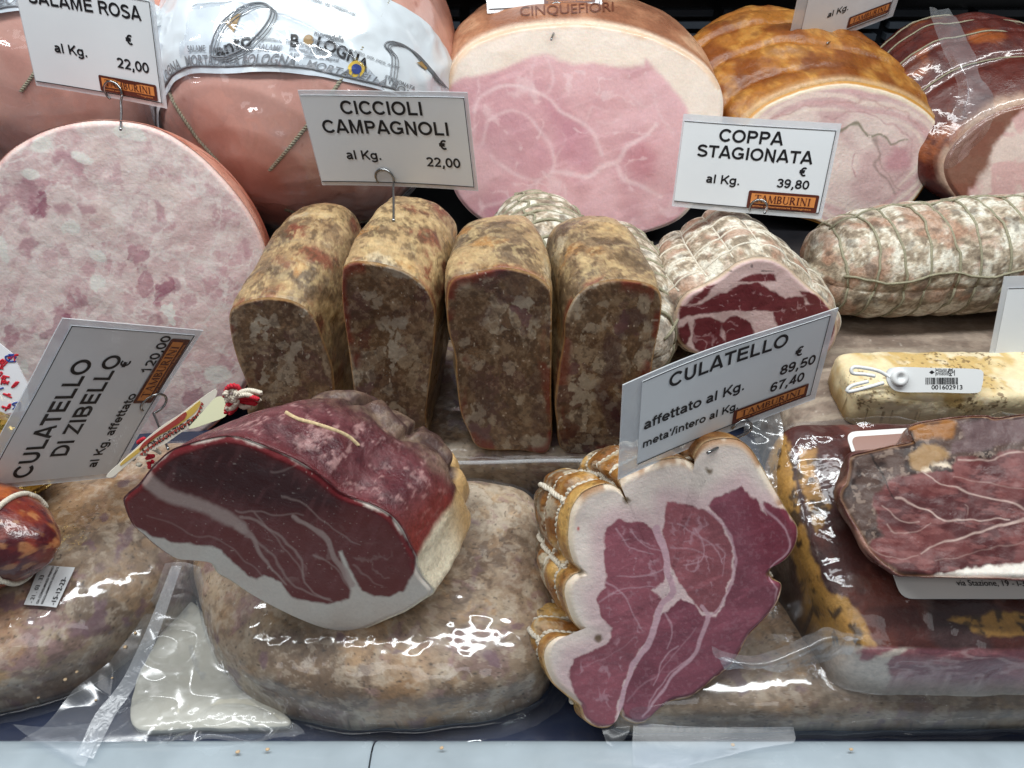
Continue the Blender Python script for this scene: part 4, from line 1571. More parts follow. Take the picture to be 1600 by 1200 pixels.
def sal_face(X, P, e):
    n = len(X)
    Xw = warp(X, 26, .014, 1)
    c = flat(n, S(228, 200, 196))
    a = fbm(X, .009, 4, 2)
    c = mix(c, S(216, 178, 178), sstep(.45, .65, a) * .6)
    # pieces of meat, paler seams of fat between them, curling round each other
    i1, seam, f1 = mosaic(X, .0155, 22, 46, .012)
    c = tint(c, i1, [S(224, 192, 190), S(238, 218, 212), S(230, 204, 200), S(214, 176, 178), S(236, 214, 206), S(226, 196, 194), S(240, 222, 216)], .8, sstep(.0, .12, seam))
    i2, seam2, f2_ = mosaic(X, .036, 52, 24, .03)
    c = tint(c, i2, [S(236, 214, 208), S(208, 164, 170), S(232, 206, 202), S(240, 220, 214), S(224, 192, 192), S(234, 212, 206), S(196, 148, 158)], .45, sstep(.02, .14, seam2))
    c = mix(c, S(244, 232, 226), sstep(.075, .0, seam) * .75)
    c = mix(c, S(242, 228, 222), sstep(.06, .0, seam2) * .5)
    sw = ridge(warp(X, 34, .016, 5), .03, 5, 6)
    c = mix(c, S(244, 230, 224), sstep(.66, .80, sw) * .6)
    i3, s3, f3 = mosaic(X, .022, 82, 22, .03)
    c = mix(c, S(182, 128, 140), (i3 > .90) * sstep(.44, .36, f3) * .7)
    c = mix(c, S(166, 108, 124), (i3 > .96) * sstep(.40, .32, f3) * .8)
    fine = fbm(np.stack([Xw[:, 0] * .6 + Xw[:, 1] * .6, (Xw[:, 0] - Xw[:, 1]) * .18], 1), .13, 5, 7, .6)
    c = mix(c, S(210, 168, 170), sstep(.54, .66, fine) * .25)
    c = mix(c, S(242, 226, 220), sstep(.46, .36, fine) * .35)
    i4, s4, f4 = mosaic(X, .019, 42, 16, .04)
    c = mix(c, S(242, 236, 228), (i4 > .92) * sstep(.24, .19, f4) * .95)
    zs = lambda p: zoomed(0, 0, .35, p)
    for poly in ([(70, 820), (160, 800), (165, 900), (130, 960), (70, 930)], [(-20, 880), (45, 875), (50, 930), (0, 960)], [(230, 690), (300, 670), (400, 720), (390, 745), (300, 740), (230, 725)],
                 [(250, 910), (300, 890), (330, 920), (300, 945), (250, 940)], [(345, 880), (430, 920), (440, 960), (380, 960)], [(660, 900), (740, 930), (745, 1000), (700, 980)], [(80, 1100), (140, 1060), (170, 1100), (120, 1140)],
                 [(1080, 1060), (1130, 1100), (1110, 1140), (1080, 1110)], [(0, 700), (15, 680), (20, 750), (0, 760)], [(690, 1400), (720, 1380), (720, 1440), (690, 1460)], [(220, 1380), (400, 1330), (390, 1370), (260, 1400)],
                 [(640, 1440), (720, 1470), (700, 1500), (640, 1480)], [(560, 560), (640, 600), (600, 620), (540, 600)]):
        c = mix(c, mix(flat(n, S(204, 162, 166)), S(184, 136, 146), fbm(X, .05, 3, 61)), sstep(-4, 4, poly_sd(warp(X, 14, .05, 62), zs(poly))) * .75)
    for cx, cy, rx, ry, an in ((195, 208, 24, 11, 20), (62, 226, 22, 12, -15), (40, 272, 14, 9, 10), (2, 390, 8, 22, 0), (150, 400, 20, 9, 15), (338, 585, 16, 14, 0), (130, 246, 20, 8, 25)):
        ca, sa = math.cos(math.radians(an)), math.sin(math.radians(an))
        dx, dy = Xw[:, 0] - cx, X[:, 1] - cy
        u, v = (dx * ca + dy * sa) / rx, (-dx * sa + dy * ca) / ry
        c = mix(c, S(240, 234, 226), sstep(1.15, .85, np.hypot(u, v)) * .95)
    cr = ridge(warp(X, 18, .02, 51), .03, 2, 52)
    c = mix(c, S(130, 92, 96), sstep(.972, .99, cr) * sstep(.56, .64, fbm(X, .012, 2, 53)) * .5)
    c = mix(c, S(226, 176, 160), sstep(.004, .001, e) * .6)
    return c * np.array([.97, 1.0, 1.03])


def sal_body(V, s, th):
    n = len(V)
    a = fbm(V, 24, 4, 103)
    c = flat(n, S(204, 132, 110))
    c = mix(c, S(176, 92, 72), sstep(.48, .66, a) * .8)
    c = mix(c, S(220, 164, 146), sstep(.5, .36, a) * .7)
    st = fbm(np.stack([V[:, 0] * .2, V[:, 1], V[:, 2] * .2], 1), 160, 3, 104)
    c = mix(c, S(150, 70, 60), sstep(.56, .7, st) * .5)
    return c


CF_.face(sal, sal_face, meat('cooked_sausage_cut', rough=.36, sss=.14, bump=.35, bscale=380, var=.05))
CF_.body(sal, sal_body, M_RIND, 'casing')

# ================================================================== MIDDLE ROW
# ---- packed slab under the loaves -----------------------------------------
pk3 = thing('vacuum_pack', 'vacuum packed mottled slab lying under the four standing loaves', 'vacuum pack', (0, .5, 0))
V_ = Slab([(-.185, .424), (-.15, .418), (0, .417), (.13, .418), (.158, .424), (.165, .45), (.165, .55), (.15, .575), (0, .58), (-.15, .575), (-.185, .56), (-.19, .5)], .003, .056, nexp=9, seed=111, lump=.0015)
V_.body(pk3, brawn_paint(0, 112, .2), M_PACKED, 'pressed_pork')
V_.film(pk3, M_FILM, wr=.002, seed=113, skirt=.006)
# sealed edge of the pack: the bright rib in front
ed = np.array([(x, .4135, .054 + .0012 * math.sin(x * 40)) for x in np.linspace(-.13, .15, 60)])
build('film_seam', *tube(ed, .0016, 6), M_SEAM, pk3)

# ---- four pressed pork loaves ---------------------------------------------
def pork_face(seed, tint_):
    pal = [S(140, 112, 84), S(110, 84, 60), S(186, 174, 156), S(88, 62, 46), S(132, 104, 78), S(148, 126, 102), S(106, 74, 68), S(90, 62, 44), S(170, 152, 130)]

    def f(X, P, e):
        n = len(X)
        c = flat(n, S(132, 106, 80))
        a = fbm(X, .025, 4, seed + 1)
        c = mix(c, S(108, 86, 68), sstep(.48, .66, a) * .8)
        i1, seam, f1 = mosaic(X, .024, seed + 2, 22, .03)
        c = tint(c, i1, pal, .8, sstep(.02, .12, seam))
        i2, seam2, f2 = mosaic(X, .060, seed + 4, 11, .06)
        c = tint(c, i2, pal[::-1], .62, sstep(.04, .16, seam2) * (i2 > .25))
        c = mix(c, S(84, 64, 50), sstep(.05, .0, seam) * .5)
        g = fbm(X, .16, 5, seed + 6, .6)
        c = mix(c, S(74, 56, 42), sstep(.55, .66, g) * .5)
        c = mix(c, S(180, 160, 134), sstep(.44, .35, g) * .35)
        i3, s3, f3 = mosaic(X, .022, seed + 7, 26, .045)
        c = mix(c, S(184, 174, 158), (i3 > .84) * sstep(.36, .28, f3) * .8)
        c = mix(c, S(112, 74, 80), ((i3 < .10)) * sstep(.40, .30, f3) * .8 * min(1, .4 + tint_))
        c = mix(c, S(92, 52, 40), ((i3 > .5) & (i3 < .56)) * sstep(.34, .26, f3) * .8)
        c = mix(c, S(78, 50, 58), sstep(.6, .72, fbm(X, .02, 3, seed + 8)) * .5 * tint_)
        top = sstep(.0105, .004, e + .008 * (a - .5)) * sstep(.50, .62, fbm(X, .02, 3, seed + 9))
        c = mix(c, S(124, 48, 32), top * .8)
        c = mix(c, S(190, 146, 90), sstep(.0017, .0005, e + .002 * (a - .5)) * .6)
        c = mix(c, S(226, 216, 200), sstep(.95, .98, vnoise(X, .22, seed + 10)) * .7)
        return c
    return f


def pork_crust(seed, warm):
    def f(V, s, th):
        n = len(V)
        c = flat(n, S(148, 122, 90))
        w = warp(V, .020, 50, seed)
        a = fbm(w, 34, 4, seed + 1)
        c = mix(c, S(180, 152, 110), sstep(.50, .64, a) * .7)
        c = mix(c, S(108, 90, 70), sstep(.5, .34, a) * .8)
        f1, f2, idv = worley(w, 46, seed + 2)
        ed = sstep(.62, .3, f1 + .2 * (fbm(V, 90, 3, seed + 5) - .5))
        c = mix(c, S(118, 60, 44), (idv < .13 * warm) * ed * .85)
        c = mix(c, S(172, 122, 66), ((idv > .3) & (idv < .45)) * ed * .7)
        c = mix(c, S(204, 196, 172), ((idv > .5) & (idv < .62)) * ed * .45)
        c = mix(c, S(104, 92, 78), ((idv > .8)) * ed * .6)
        g = fbm(w, 130, 5, seed + 3, .6)
        c = mix(c, S(76, 58, 40), sstep(.54, .64, g) * .65)
        c = mix(c, S(196, 172, 128), sstep(.44, .35, g) * .4)
        st = ridge(warp(V, .02, 50, seed + 12), 60, 4, seed + 13)
        c = mix(c, S(210, 186, 138), sstep(.76, .86, st) * .4)
        c = mix(c, S(92, 70, 52), sstep(.42, .34, st) * .45)
        c = mix(c, S(128, 56, 36), sstep(.07, .0, s + .05 * (a - .5)) * sstep(.5, .6, fbm(V, 60, 2, seed + 7)) * .7)
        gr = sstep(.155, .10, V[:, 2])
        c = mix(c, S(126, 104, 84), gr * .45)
        return c
    return f


zl = lambda p: zoomed(340, 310, .35, p)
zm = lambda p: zoomed(850, 310, .35, p)
LOAVES = [
    ('pressed pork loaf with dark red patches on its crust, nearest the large pink sausage', zl([(52, 520), (88, 478), (150, 455), (240, 445), (330, 460), (400, 500), (440, 555), (462, 610), (490, 690), (512, 760), (522, 860), (526, 1010), (170, 1010), (132, 840), (90, 730), (60, 620)]), (440, 664, .45), 0, (.13, 1, .16), .15, 1, 1.7, 0.2),
    ('pressed pork loaf with a wire price pin stuck in its top, second from the left', zl([(556, 330), (575, 298), (610, 284), (660, 284), (720, 292), (800, 314), (870, 350), (930, 402), (958, 455), (972, 520), (968, 640), (948, 800), (928, 960), (922, 1080), (790, 1085), (640, 1085), (618, 950), (600, 800), (576, 620), (556, 470)]), (640, 690, .43), 0, (.12, 1, .04), .13, 2, .7, .4),
    ('pressed pork loaf with a broad flat cut face, third loaf from the left', zl([(1026, 420), (1040, 375), (1075, 350), (1130, 338), (1200, 322), (1265, 312), (1350, 322), (1420, 348), (1470, 385), (1490, 440), (1492, 600), (1488, 860), (1480, 1122), (1350, 1128), (1175, 1118), (1120, 1040), (1085, 955), (1068, 830), (1058, 700), (1032, 600), (1022, 500)]), (800, 704, .42), 0, (-.02, 1, .0), .11, 3, .6, .7),
    ('pressed pork loaf with a yellowish crust and purplish cut face, rightmost of the loaves', zm([(92, 560), (105, 510), (135, 450), (185, 402), (255, 374), (330, 364), (420, 372), (485, 392), (518, 424), (526, 475), (518, 560), (500, 650), (482, 760), (468, 880), (452, 1000), (425, 1132), (300, 1134), (92, 1132), (58, 1000), (50, 900), (66, 760), (88, 640)]), (880, 706, .42), 0, (-.10, 1, .0), .13, 4, .25, 1.2)]
loaf_bodies = []
for lab, ol, an, yaw, ax, ln_, sd, wm, mauve in LOAVES:
    t = thing('pressed_pork_loaf', lab, 'pork loaf', at_y(*an), 'standing pressed pork loaves')
    c_ = Cut(ol, an, 0, yaw, ax, ln_, [(0, 1), (.08, 1.02), (.3, 1.03), (.6, 1.0), (.8, .93), (.92, .78), (1, .45)], N=420, R=130, J=70, seed=120 + sd, lump=.0035, lscale=30, bulge=.0018, rimr=.0012, keep=7)
    c_.face(t, pork_face(130 + sd * 10, mauve), M_COARSE)
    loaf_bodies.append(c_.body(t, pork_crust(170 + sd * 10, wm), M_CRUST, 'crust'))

# ---- mouldy netted coppas -------------------------------------------------
def mould(seed, pink=1.0):
    def f(V, s, th):
        n = len(V)
        c = flat(n, S(186, 172, 152))
        a = fbm(V, 60, 4, seed)
        b = fbm(warp(V, .012, 60, seed + 4), 120, 6, seed + 1, .62)
        c = mix(c, S(226, 222, 208), sstep(.47, .58, b))
        c = mix(c, S(128, 114, 98), sstep(.45, .36, b) * .8)
        c = mix(c, S(170, 128, 106), sstep(.52, .66, a + .35 * (b - .5)) * .7 * pink)
        c = mix(c, S(92, 82, 74), sstep(.6, .72, fbm(V, 90, 3, seed + 2)) * .6)
        return c
    return f


def netting(L_, rings, lines, r, parent, mat, sink=.0, s0=.05, s1=.95, wav=.006):
    cords = []
    for q in rings:
        p = np.array([L_.at(q + wav * math.sin(6.28 * k / 40 * 2 + q * 50), k / 40, r * .4 - sink) for k in range(41)])
        cords.append(tube(p, r, 6))
    for q in lines:
        p = np.array([L_.at(s, q + .012 * math.sin(s * 30 + q * 9), r * .4 - sink) for s in np.linspace(s0, s1, 50)])
        cords.append(tube(p, r * .9, 6))
    return build('string_netting', *merge(cords), mat, parent)


def net_bulge(L_, nr, nl, amp):
    d = amp * np.abs(np.sin(np.pi * L_.s * nr)) ** .5 + amp * .7 * np.abs(np.sin(np.pi * L_.th * nl)) ** .5
    L_.displace(d - amp)


BLUNT = [(0, .02), (.012, .38), (.035, .62), (.07, .80), (.12, .91), (.2, .97), (.35, 1.0), (.68, 1.0), (.88, .9), (.96, .6), (1, .02)]
cop = thing('cured_neck', 'whole grey mouldy coppa in string netting lying across the back at right', 'cured meat', (.42, .6, .08))
LI = Loft((.252, .585, .120), (.63, .625, .132), .052, .047, BLUNT, N=240, J=220, seed=141, lump=.002, lscale=30)
net_bulge(LI, 18, 4, .0035)
LI.body(cop, mould(142), M_MOULD)
netting(LI, [k / 18 for k in range(1, 18)], [.04, .29, .54, .79], .0011, cop, M_TWINE_GREY)

for lab, a, b, r, sd in (('grey mouldy coppa in netting lying behind the rightmost loaf', (.098, .475, .100), (.080, .66, .105), .047, 151),
                         ('grey mouldy coppa end peeping out between the third and fourth loaves', (.036, .572, .118), (.015, .69, .112), .045, 152)):
    t = thing('cured_neck', lab, 'cured meat', ((a[0] + b[0]) / 2, (a[1] + b[1]) / 2, .056))
    L_ = Loft(a, b, r, r, ROUND, N=160, J=140, seed=sd, lump=.002, lscale=30)
    net_bulge(L_, 9, 5, .003)
    L_.body(t, mould(sd + 1, .4), M_MOULD)
    netting(L_, [k / 9 for k in range(1, 9)], [.1, .3, .5, .7, .9], .0014, t, M_TWINE_GREY)

outl_h = zm([(578, 560), (598, 480), (640, 425), (720, 385), (790, 345), (850, 298), (905, 274), (965, 264), (1030, 274), (1090, 308), (1135, 350), (1185, 396), (1235, 436), (1275, 480), (1302, 530), (1312, 600), (1292, 665), (1240, 715), (1120, 745), (960, 740), (800, 720), (670, 695), (612, 655), (586, 605)])
cst = thing('cured_neck', 'cut coppa in mouldy netted casing with dark red and white marbled face', 'cured meat', at_y(1180, 565, .5))
CK = Cut(outl_h, (1180, 568, .5), 6, 2, (-.02, 1, -.13), .15, [(0, 1), (.06, 1.06), (.2, 1.13), (.5, 1.14), (.8, .98), (1, .3)], seed=161, lump=.002, center=zm([(930, 520)])[0])
h_mus = [(lambda q: q.mean(0) + (q - q.mean(0)) * 1.13)(np.array(zm(m))) for m in (
    [(630, 530), (640, 480), (720, 470), (800, 430), (880, 395), (940, 390), (990, 410), (1060, 450), (1130, 440), (1140, 480), (1060, 490), (1000, 500), (900, 495), (800, 500), (700, 515)],
    [(600, 580), (640, 560), (650, 600), (640, 650), (610, 640)], [(680, 550), (740, 535), (790, 560), (790, 620), (840, 680), (760, 690), (690, 670), (670, 610)],
    [(800, 560), (860, 530), (920, 560), (930, 610), (880, 650), (820, 640)], [(1040, 510), (1120, 490), (1220, 480), (1270, 500), (1300, 560), (1260, 640), (1150, 660), (1060, 580)],
    [(880, 372), (930, 340), (1020, 340), (1030, 370), (960, 376)], [(1150, 420), (1190, 420), (1240, 450), (1260, 480), (1190, 470)],
    [(860, 670), (960, 620), (1060, 610), (1160, 690), (1060, 730), (900, 720)], [(640, 470), (720, 400), (760, 395), (690, 460)])]


def cst_face(X, P, e):
    n = len(X)
    c = flat(n, S(232, 208, 206))
    c = mix(c, S(222, 190, 190), fbm(X, .03, 3, 2))
    Xw = warp(X, 5, .05, 3)
    for k, m in enumerate(h_mus):
        col = mix(flat(n, S(98, 42, 48)), S(128, 62, 68), fbm(X, .05, 4, 5 + k))
        c = np.where((sstep(-2, 2, poly_sd(Xw, m)) > 0)[:, None], mix(c, col, sstep(-2, 2, poly_sd(Xw, m))), c)
    net = ridge(warp(X, 8, .05, 14), .055, 2, 15)
    c = mix(c, S(214, 176, 180), sstep(.86, .95, net) * .5)
    c = mix(c, S(92, 84, 84), sstep(.78, .88, vnoise(X, .12, 17)) * (X[:, 1] < 425) * .7)
    c = mix(c, S(206, 186, 150), sstep(.003, .0008, e) * .7)
    return c


d = .004 * np.abs(np.sin(np.pi * CK.th * 14)) ** .5 * sstep(.02, .12, CK.s)
CK.displace(d - .002)
CK.face(cst, cst_face, M_DRYCUT)
ckb = CK.body(cst, mould(165, 1.0), M_MOULD, 'casing')
cords = []
for q in (k / 14 for k in range(14)):
    i = int(q * CK.N) % CK.N
    cords.append(tube(CK.B[4:-6:2, i] + CK.Bn[4:-6:2, i] * .0004, .0010, 5))
for q in (.12, .3, .48, .66):
    j = int(q * (CK.J - 1))
    k = np.arange(0, CK.N, 4)
    cords.append(tube(np.concatenate([CK.B[j, k], CK.B[j, k][:1]]) + 0, .0010, 5))
build('string_netting', *merge(cords), M_TWINE_PALE, cst)

# ---- grey brown slab, cream rind piece and its tag ------------------------
brd = thing('cured_slab', 'flat grey brown slab under the whole mouldy coppa at right', 'cured meat', (.42, .52, 0))


def slab_paint(V, *a):
    n = len(V)
    c = flat(n, S(142, 128, 116))
    st = fbm(np.stack([V[:, 0] * .12, V[:, 1], V[:, 2]], 1), 110, 5, 181)
    c = mix(c, S(116, 100, 90), sstep(.48, .64, st) * .7)
    c = mix(c, S(168, 152, 138), sstep(.5, .65, fbm(V, 50, 5, 184, .6)) * .6)
    c = mix(c, S(178, 164, 148), sstep(.47, .34, st) * .7)
    c = mix(c, S(206, 196, 184), sstep(.9, .96, vnoise(V, 260, 183)) * .5)
    return c


KS = Slab([(.215, .43), (.24, .415), (.45, .415), (.62, .42), (.63, .5), (.62, .62), (.4, .635), (.25, .63), (.222, .6), (.212, .5)], .0, .074, nexp=8, seed=182, lump=.0012)
KS.body(brd, slab_paint, meat('dry_slab', rough=.5, sss=.03, bump=.6, bscale=260, var=.18, stretch=(.6, 1, 1), coat=.4, coat_bump=.2), 'slab_body')

lar = thing('rind_piece', 'cream coloured rind block carrying a white plastic barcode tag', 'cured fat', (.33, .455, .075))


def rind_paint(V, *a):
    n = len(V)
    c = flat(n, S(232, 216, 176))
    c = mix(c, S(206, 176, 116), sstep(.48, .66, fbm(V, 40, 4, 185)))
    c = mix(c, S(238, 226, 198), sstep(.5, .36, fbm(V, 70, 3, 186)) * .7)
    c = mix(c, S(110, 84, 52), sstep(.60, .70, fbm(V, 330, 3, 187, .7)) * sstep(.45, .6, fbm(V, 40, 2, 189)) * .8)
    return c


LS = Slab([(.250, .450), (.251, .436), (.262, .431), (.30, .430), (.38, .431), (.425, .433), (.432, .45), (.43, .478), (.41, .488), (.33, .489), (.262, .488), (.251, .478)], .074, .1025, nexp=11, seed=188, lump=.0022, lscale=34)
lar_b = LS.body(lar, rind_paint, meat('cream_rind', rough=.5, sss=.1, bump=.6, bscale=240, var=.08), 'rind_body')

M_TAG = plain('white_tag_plastic', S(228, 232, 234), .35, coat=.3)
tagp = thing('barcode_tag', 'white plastic tag with barcode and number 001602913 on the cream rind', 'tag', at_y(1460, 600, .44))
n_ = face_frame(38, 0)
p0_ = at_y(1460, 612, .432)
q4 = [(1392, 573), (1534, 577), (1530, 614), (1400, 612)]
corner = on_plane(smooth_closed([(1384, 585), (1396, 574), (1460, 575), (1526, 577), (1534, 586), (1531, 606), (1522, 614), (1460, 613), (1404, 612), (1388, 602)], 60), p0_, n_)
build('tag_plate', *plate('tag_plate', corner, n_, .0018, M_TAG, None), M_TAG, tagp, smooth=False)
TQ = on_plane([(1384, 612), (1534, 612), (1384, 574)], p0_, n_)
tx = (TQ[1] - TQ[0]) / np.linalg.norm(TQ[1] - TQ[0])
ty = np.cross(n_, tx)
tw = np.linalg.norm(TQ[1] - TQ[0])
th_ = np.linalg.norm(TQ[2] - TQ[0])
ink = []
random.seed(5)
x = .40
while x < .74:
    w_ = random.choice([.004, .004, .007, .010])
    ink.append(on_frame(box((x * tw, .30 * th_, 0), ((x + w_) * tw, .58 * th_, .00015)), TQ[0], tx, ty, n_, .0019))
    x += w_ + random.choice([.004, .006, .009])
ink.append(on_frame(text_mesh('001602913', .030 * 3.4 * tw * .62, .015, sx=1.15), TQ[0] + tx * tw * .46 + ty * th_ * .10, tx, ty, n_, .0020))
for k, tt in enumerate(('Istituto del', 'Commercio', 'prodotto')):
    ink.append(on_frame(text_mesh(tt, .042 * tw, .0), TQ[0] + tx * tw * .50 + ty * th_ * (.86 - k * .09), tx, ty, n_, .0020))
dia = np.array([(.43, .80, 0), (.465, .70, 0), (.50, .80, 0), (.465, .90, 0)]) * np.array([tw, th_, 0])
dia = (dia - dia.mean(0)) * .8 + dia.mean(0)
ink.append(on_frame((dia, [np.array([[0, 1, 2, 3]])]), TQ[0], tx, ty, n_, .0020))
gl_ = [(.64, .90), (.64, .78), (.66, .74), (.68, .78), (.68, .90), (.64, .90)]
ink.append(on_frame(tube(np.array([(a * tw, b * th_, 0) for a, b in gl_]), .00025, 4), TQ[0], tx, ty, n_, .0019))
ink.append(on_frame(tube(np.array([(a * tw, b * th_, 0) for a, b in ((.66, .74), (.66, .66), (.645, .66), (.675, .66))]), .00025, 4), TQ[0], tx, ty, n_, .0019))
ink.append(on_frame(tube(np.array([(a * tw, b * th_, 0) for a, b in ((.70, .90), (.70, .66))]), .00025, 4), TQ[0], tx, ty, n_, .0019))
build('tag_printing', *merge(ink), M_INK, tagp, smooth=False)
# rivet and the clip that holds it
bc = on_plane([(1402, 590)], p0_, n_)[0]
a_ = np.linspace(0, 2 * np.pi, 24, endpoint=False)
rv = np.array([[bc + n_ * h + r * (np.cos(t) * tx + np.sin(t) * ty) for t in a_] for r, h in ((.0062, .0018), (.0062, .0045), (.0052, .0056), (.0026, .0056), (.0022, .0040), (.0002, .0040))])
build('rivet', *ring_mesh(rv), M_TAG, tagp)
cl = [(1390, 590), (1372, 580), (1350, 575), (1332, 574), (1331, 583), (1350, 585), (1366, 588)]
clw = on_plane(cl, p0_, n_) + n_ * .001
cl2 = on_plane([(1380, 598), (1352, 606), (1324, 612), (1330, 603), (1356, 596)], p0_, n_) + n_ * .0005
build('clip', *merge([tube(smooth_open(clw, 50), .0014, 7), tube(smooth_open(cl2, 30), .0014, 7)]), M_TAG, tagp)

# ================================================================== FRONT ROW
# ---- vacuum packed round of pressed pork lying flat ------------------------
pk = thing('vacuum_pack', 'large round vacuum packed brawn lying flat under the wine red ham half', 'vacuum pack', at_z(590, 930, 0.0))
Q = Slab(px_outline([(312, 890, .012), (320, 960, .012), (348, 1035, .012), (400, 1090, .008), (500, 1128, .006), (600, 1138, .006), (700, 1132, .006), (800, 1108, .008), (855, 1070, .012), (872, 1000, .012), (862, 860, .04), (842, 760, .05), (780, 730, .052), (640, 726, .052), (480, 728, .052), (380, 760, .05), (322, 825, .045)]), 0.003, 0.050, nexp=5.2, seed=11, lump=0.0035, lscale=26, pillow=0.004)
q_body = Q.body(pk, brawn_paint(0, 11), M_PACKED, 'pressed_pork')
q_film = Q.film(pk, M_FILM, wr=0.0014, seed=21, skirt=0.012)

# ---- vacuum packed slab at the far left -----------------------------------
pk2 = thing('vacuum_pack', 'vacuum packed slab of brawn with a small handwritten date sticker at far left', 'vacuum pack', at_z(100, 960, 0.0))
R_ = Slab(px_outline([(322, 835, .03), (300, 880, .03), (262, 950, .02), (195, 1020, .014), (110, 1072, .012), (0, 1102, .012), (-140, 1120, .012), (-240, 1040, .02), (-240, 850, .05), (-150, 700, .058), (0, 690, .058), (150, 690, .058), (285, 665, .056), (335, 690, .05), (335, 760, .05)]), 0.003, 0.056, nexp=4.5, seed=31, lump=0.004, lscale=22, pillow=0.003)
r_body = R_.body(pk2, brawn_paint(0, 31, 0.1), M_PACKED, 'pressed_pork')
r_film = R_.film(pk2, M_FILM, wr=0.0016, seed=33, skirt=0.008)

# ---- culatello di zibello half (wine red, lean) ---------------------------
z4 = lambda p: zoomed(160, 580, .4, p)
outl = z4([(172, 402), (200, 370), (260, 318), (330, 292), (410, 270), (490, 260), (560, 275), (650, 310), (750, 355), (850, 420), (920, 480), (970, 503), (1050, 530), (1120, 570), (1165, 620), (1195, 680), (1222, 730), (1225, 765), (1250, 815), (1290, 868), (1250, 900), (1180, 945), (1100, 980), (1010, 1018), (940, 1028), (850, 1010), (750, 970), (650, 922), (560, 872), (490, 825), (445, 800), (412, 758), (330, 745), (270, 735), (200, 690), (150, 645), (105, 600), (75, 520), (88, 490), (135, 450)])
zib = thing('ham_half', 'wine red cured ham half with pale fat edge, lying on the round vacuum pack', 'cured ham', at_y(535, 990, .27))
CP = Cut(outl, (535, 990, .27), 5, -2, (.50, 1, -.22), 0.125, [(0, 1), (.12, 1.0), (.35, .97), (.55, .90), (.72, .78), (.85, .62), (.94, .42), (1, .12)], seed=41, lump=0.004, lscale=30, center=(430, 840), N=640, R=150)
lean = z4([(172, 402), (260, 318), (330, 292), (490, 260), (650, 310), (850, 420), (970, 503), (1120, 570), (1195, 680), (1222, 735), (1212, 800), (1180, 862), (1120, 885), (1060, 885), (1015, 860), (990, 815), (960, 770), (930, 700), (915, 705), (950, 790), (972, 860), (965, 888), (930, 902), (880, 912), (800, 902), (740, 878), (690, 830), (655, 805), (630, 800), (605, 815), (560, 800), (510, 755), (470, 705), (420, 680), (350, 672), (270, 668), (190, 645), (140, 612), (105, 600), (75, 520), (88, 490), (135, 450)])


def zib_face(X, P, e):
    n = len(X)
    Xw = warp(X, 5, 0.035, 2)
    c = flat(n, S(228, 222, 214))
    c = mix(c, S(214, 196, 184), fbm(X, 0.03, 3, 4) * 0.5)
    sd = poly_sd(Xw, lean)
    m = sstep(-2.5, 2.5, sd)
    ln = flat(n, S(118, 56, 54))
    top = poly_sd(X, z4([(150, 420), (300, 280), (490, 250), (700, 330), (960, 500), (900, 560), (640, 560), (450, 500), (300, 470)]))
    ln = mix(ln, S(76, 36, 38), sstep(-30, 30, top))
    fib = fbm(np.stack([X[:, 0] * 0.9 + X[:, 1] * 0.5, (X[:, 1] - X[:, 0] * 0.55) * 0.25], 1), 0.09, 4, 8)
    ln = mix(ln, S(140, 84, 86), sstep(0.5, 0.75, fib) * 0.28)
    ln = mix(ln, S(112, 32, 40), sstep(16, 2, CPd(X)) * 0.8)
    c = mix(c, ln, m)
    fat = S(190, 166, 160)
    v = line_m(Xw, z4([(168, 420), (240, 478), (330, 505), (420, 540), (490, 575), (545, 612)]), 12, 9, 5)
    c = mix(c, fat, v * 0.9)
    for ln_, w0, w1, a in (
            ([(530, 600), (590, 650), (640, 740), (720, 830)], 4, 1, .7), ([(540, 560), (640, 610), (760, 720), (800, 850), (890, 900)], 2.2, 1, .6),
            ([(740, 570), (830, 620), (890, 680), (930, 760), (970, 830)], 2.5, 6, .8), ([(520, 540), (650, 560), (780, 560)], 1.5, .8, .5),
            ([(690, 490), (790, 520), (880, 600), (1000, 680)], 1.5, .8, .5), ([(560, 640), (640, 690), (760, 850), (880, 890)], 1.5, 1.5, .5),
            ([(600, 560), (700, 680), (790, 800)], 1.2, .8, .5), ([(650, 385), (730, 385), (790, 370)], 1.5, .8, .4), ([(830, 720), (900, 760), (960, 850)], 1.4, 1, .5),
            ([(980, 760), (1050, 820), (1100, 840)], 1.4, .8, .4), ([(620, 800), (500, 690), (300, 610), (180, 560)], 1.3, .8, .35)):
        c = mix(c, fat, line_m(vwarp(X, 7, .05, 9), z4(ln_), w0, w1, 1.8) * a)
    net = ridge(warp(X, 14, .03, 14), 0.035, 3, 15)
    reg = poly_sd(X, z4([(520, 560), (900, 560), (1180, 700), (1180, 860), (960, 880), (700, 860), (600, 720)]))
    c = mix(c, fat, sstep(0.80, 0.93, net) * sstep(0, 30, reg) * m * 0.28)
    spk = vnoise(X, 0.28, 19)
    c = mix(c, S(220, 205, 195), sstep(0.93, 0.98, spk) * m * 0.35)
    return c


_pl = smooth_closed(outl, 260)


def CPd(X):
    return np.abs(poly_sd(X, _pl[::3]))


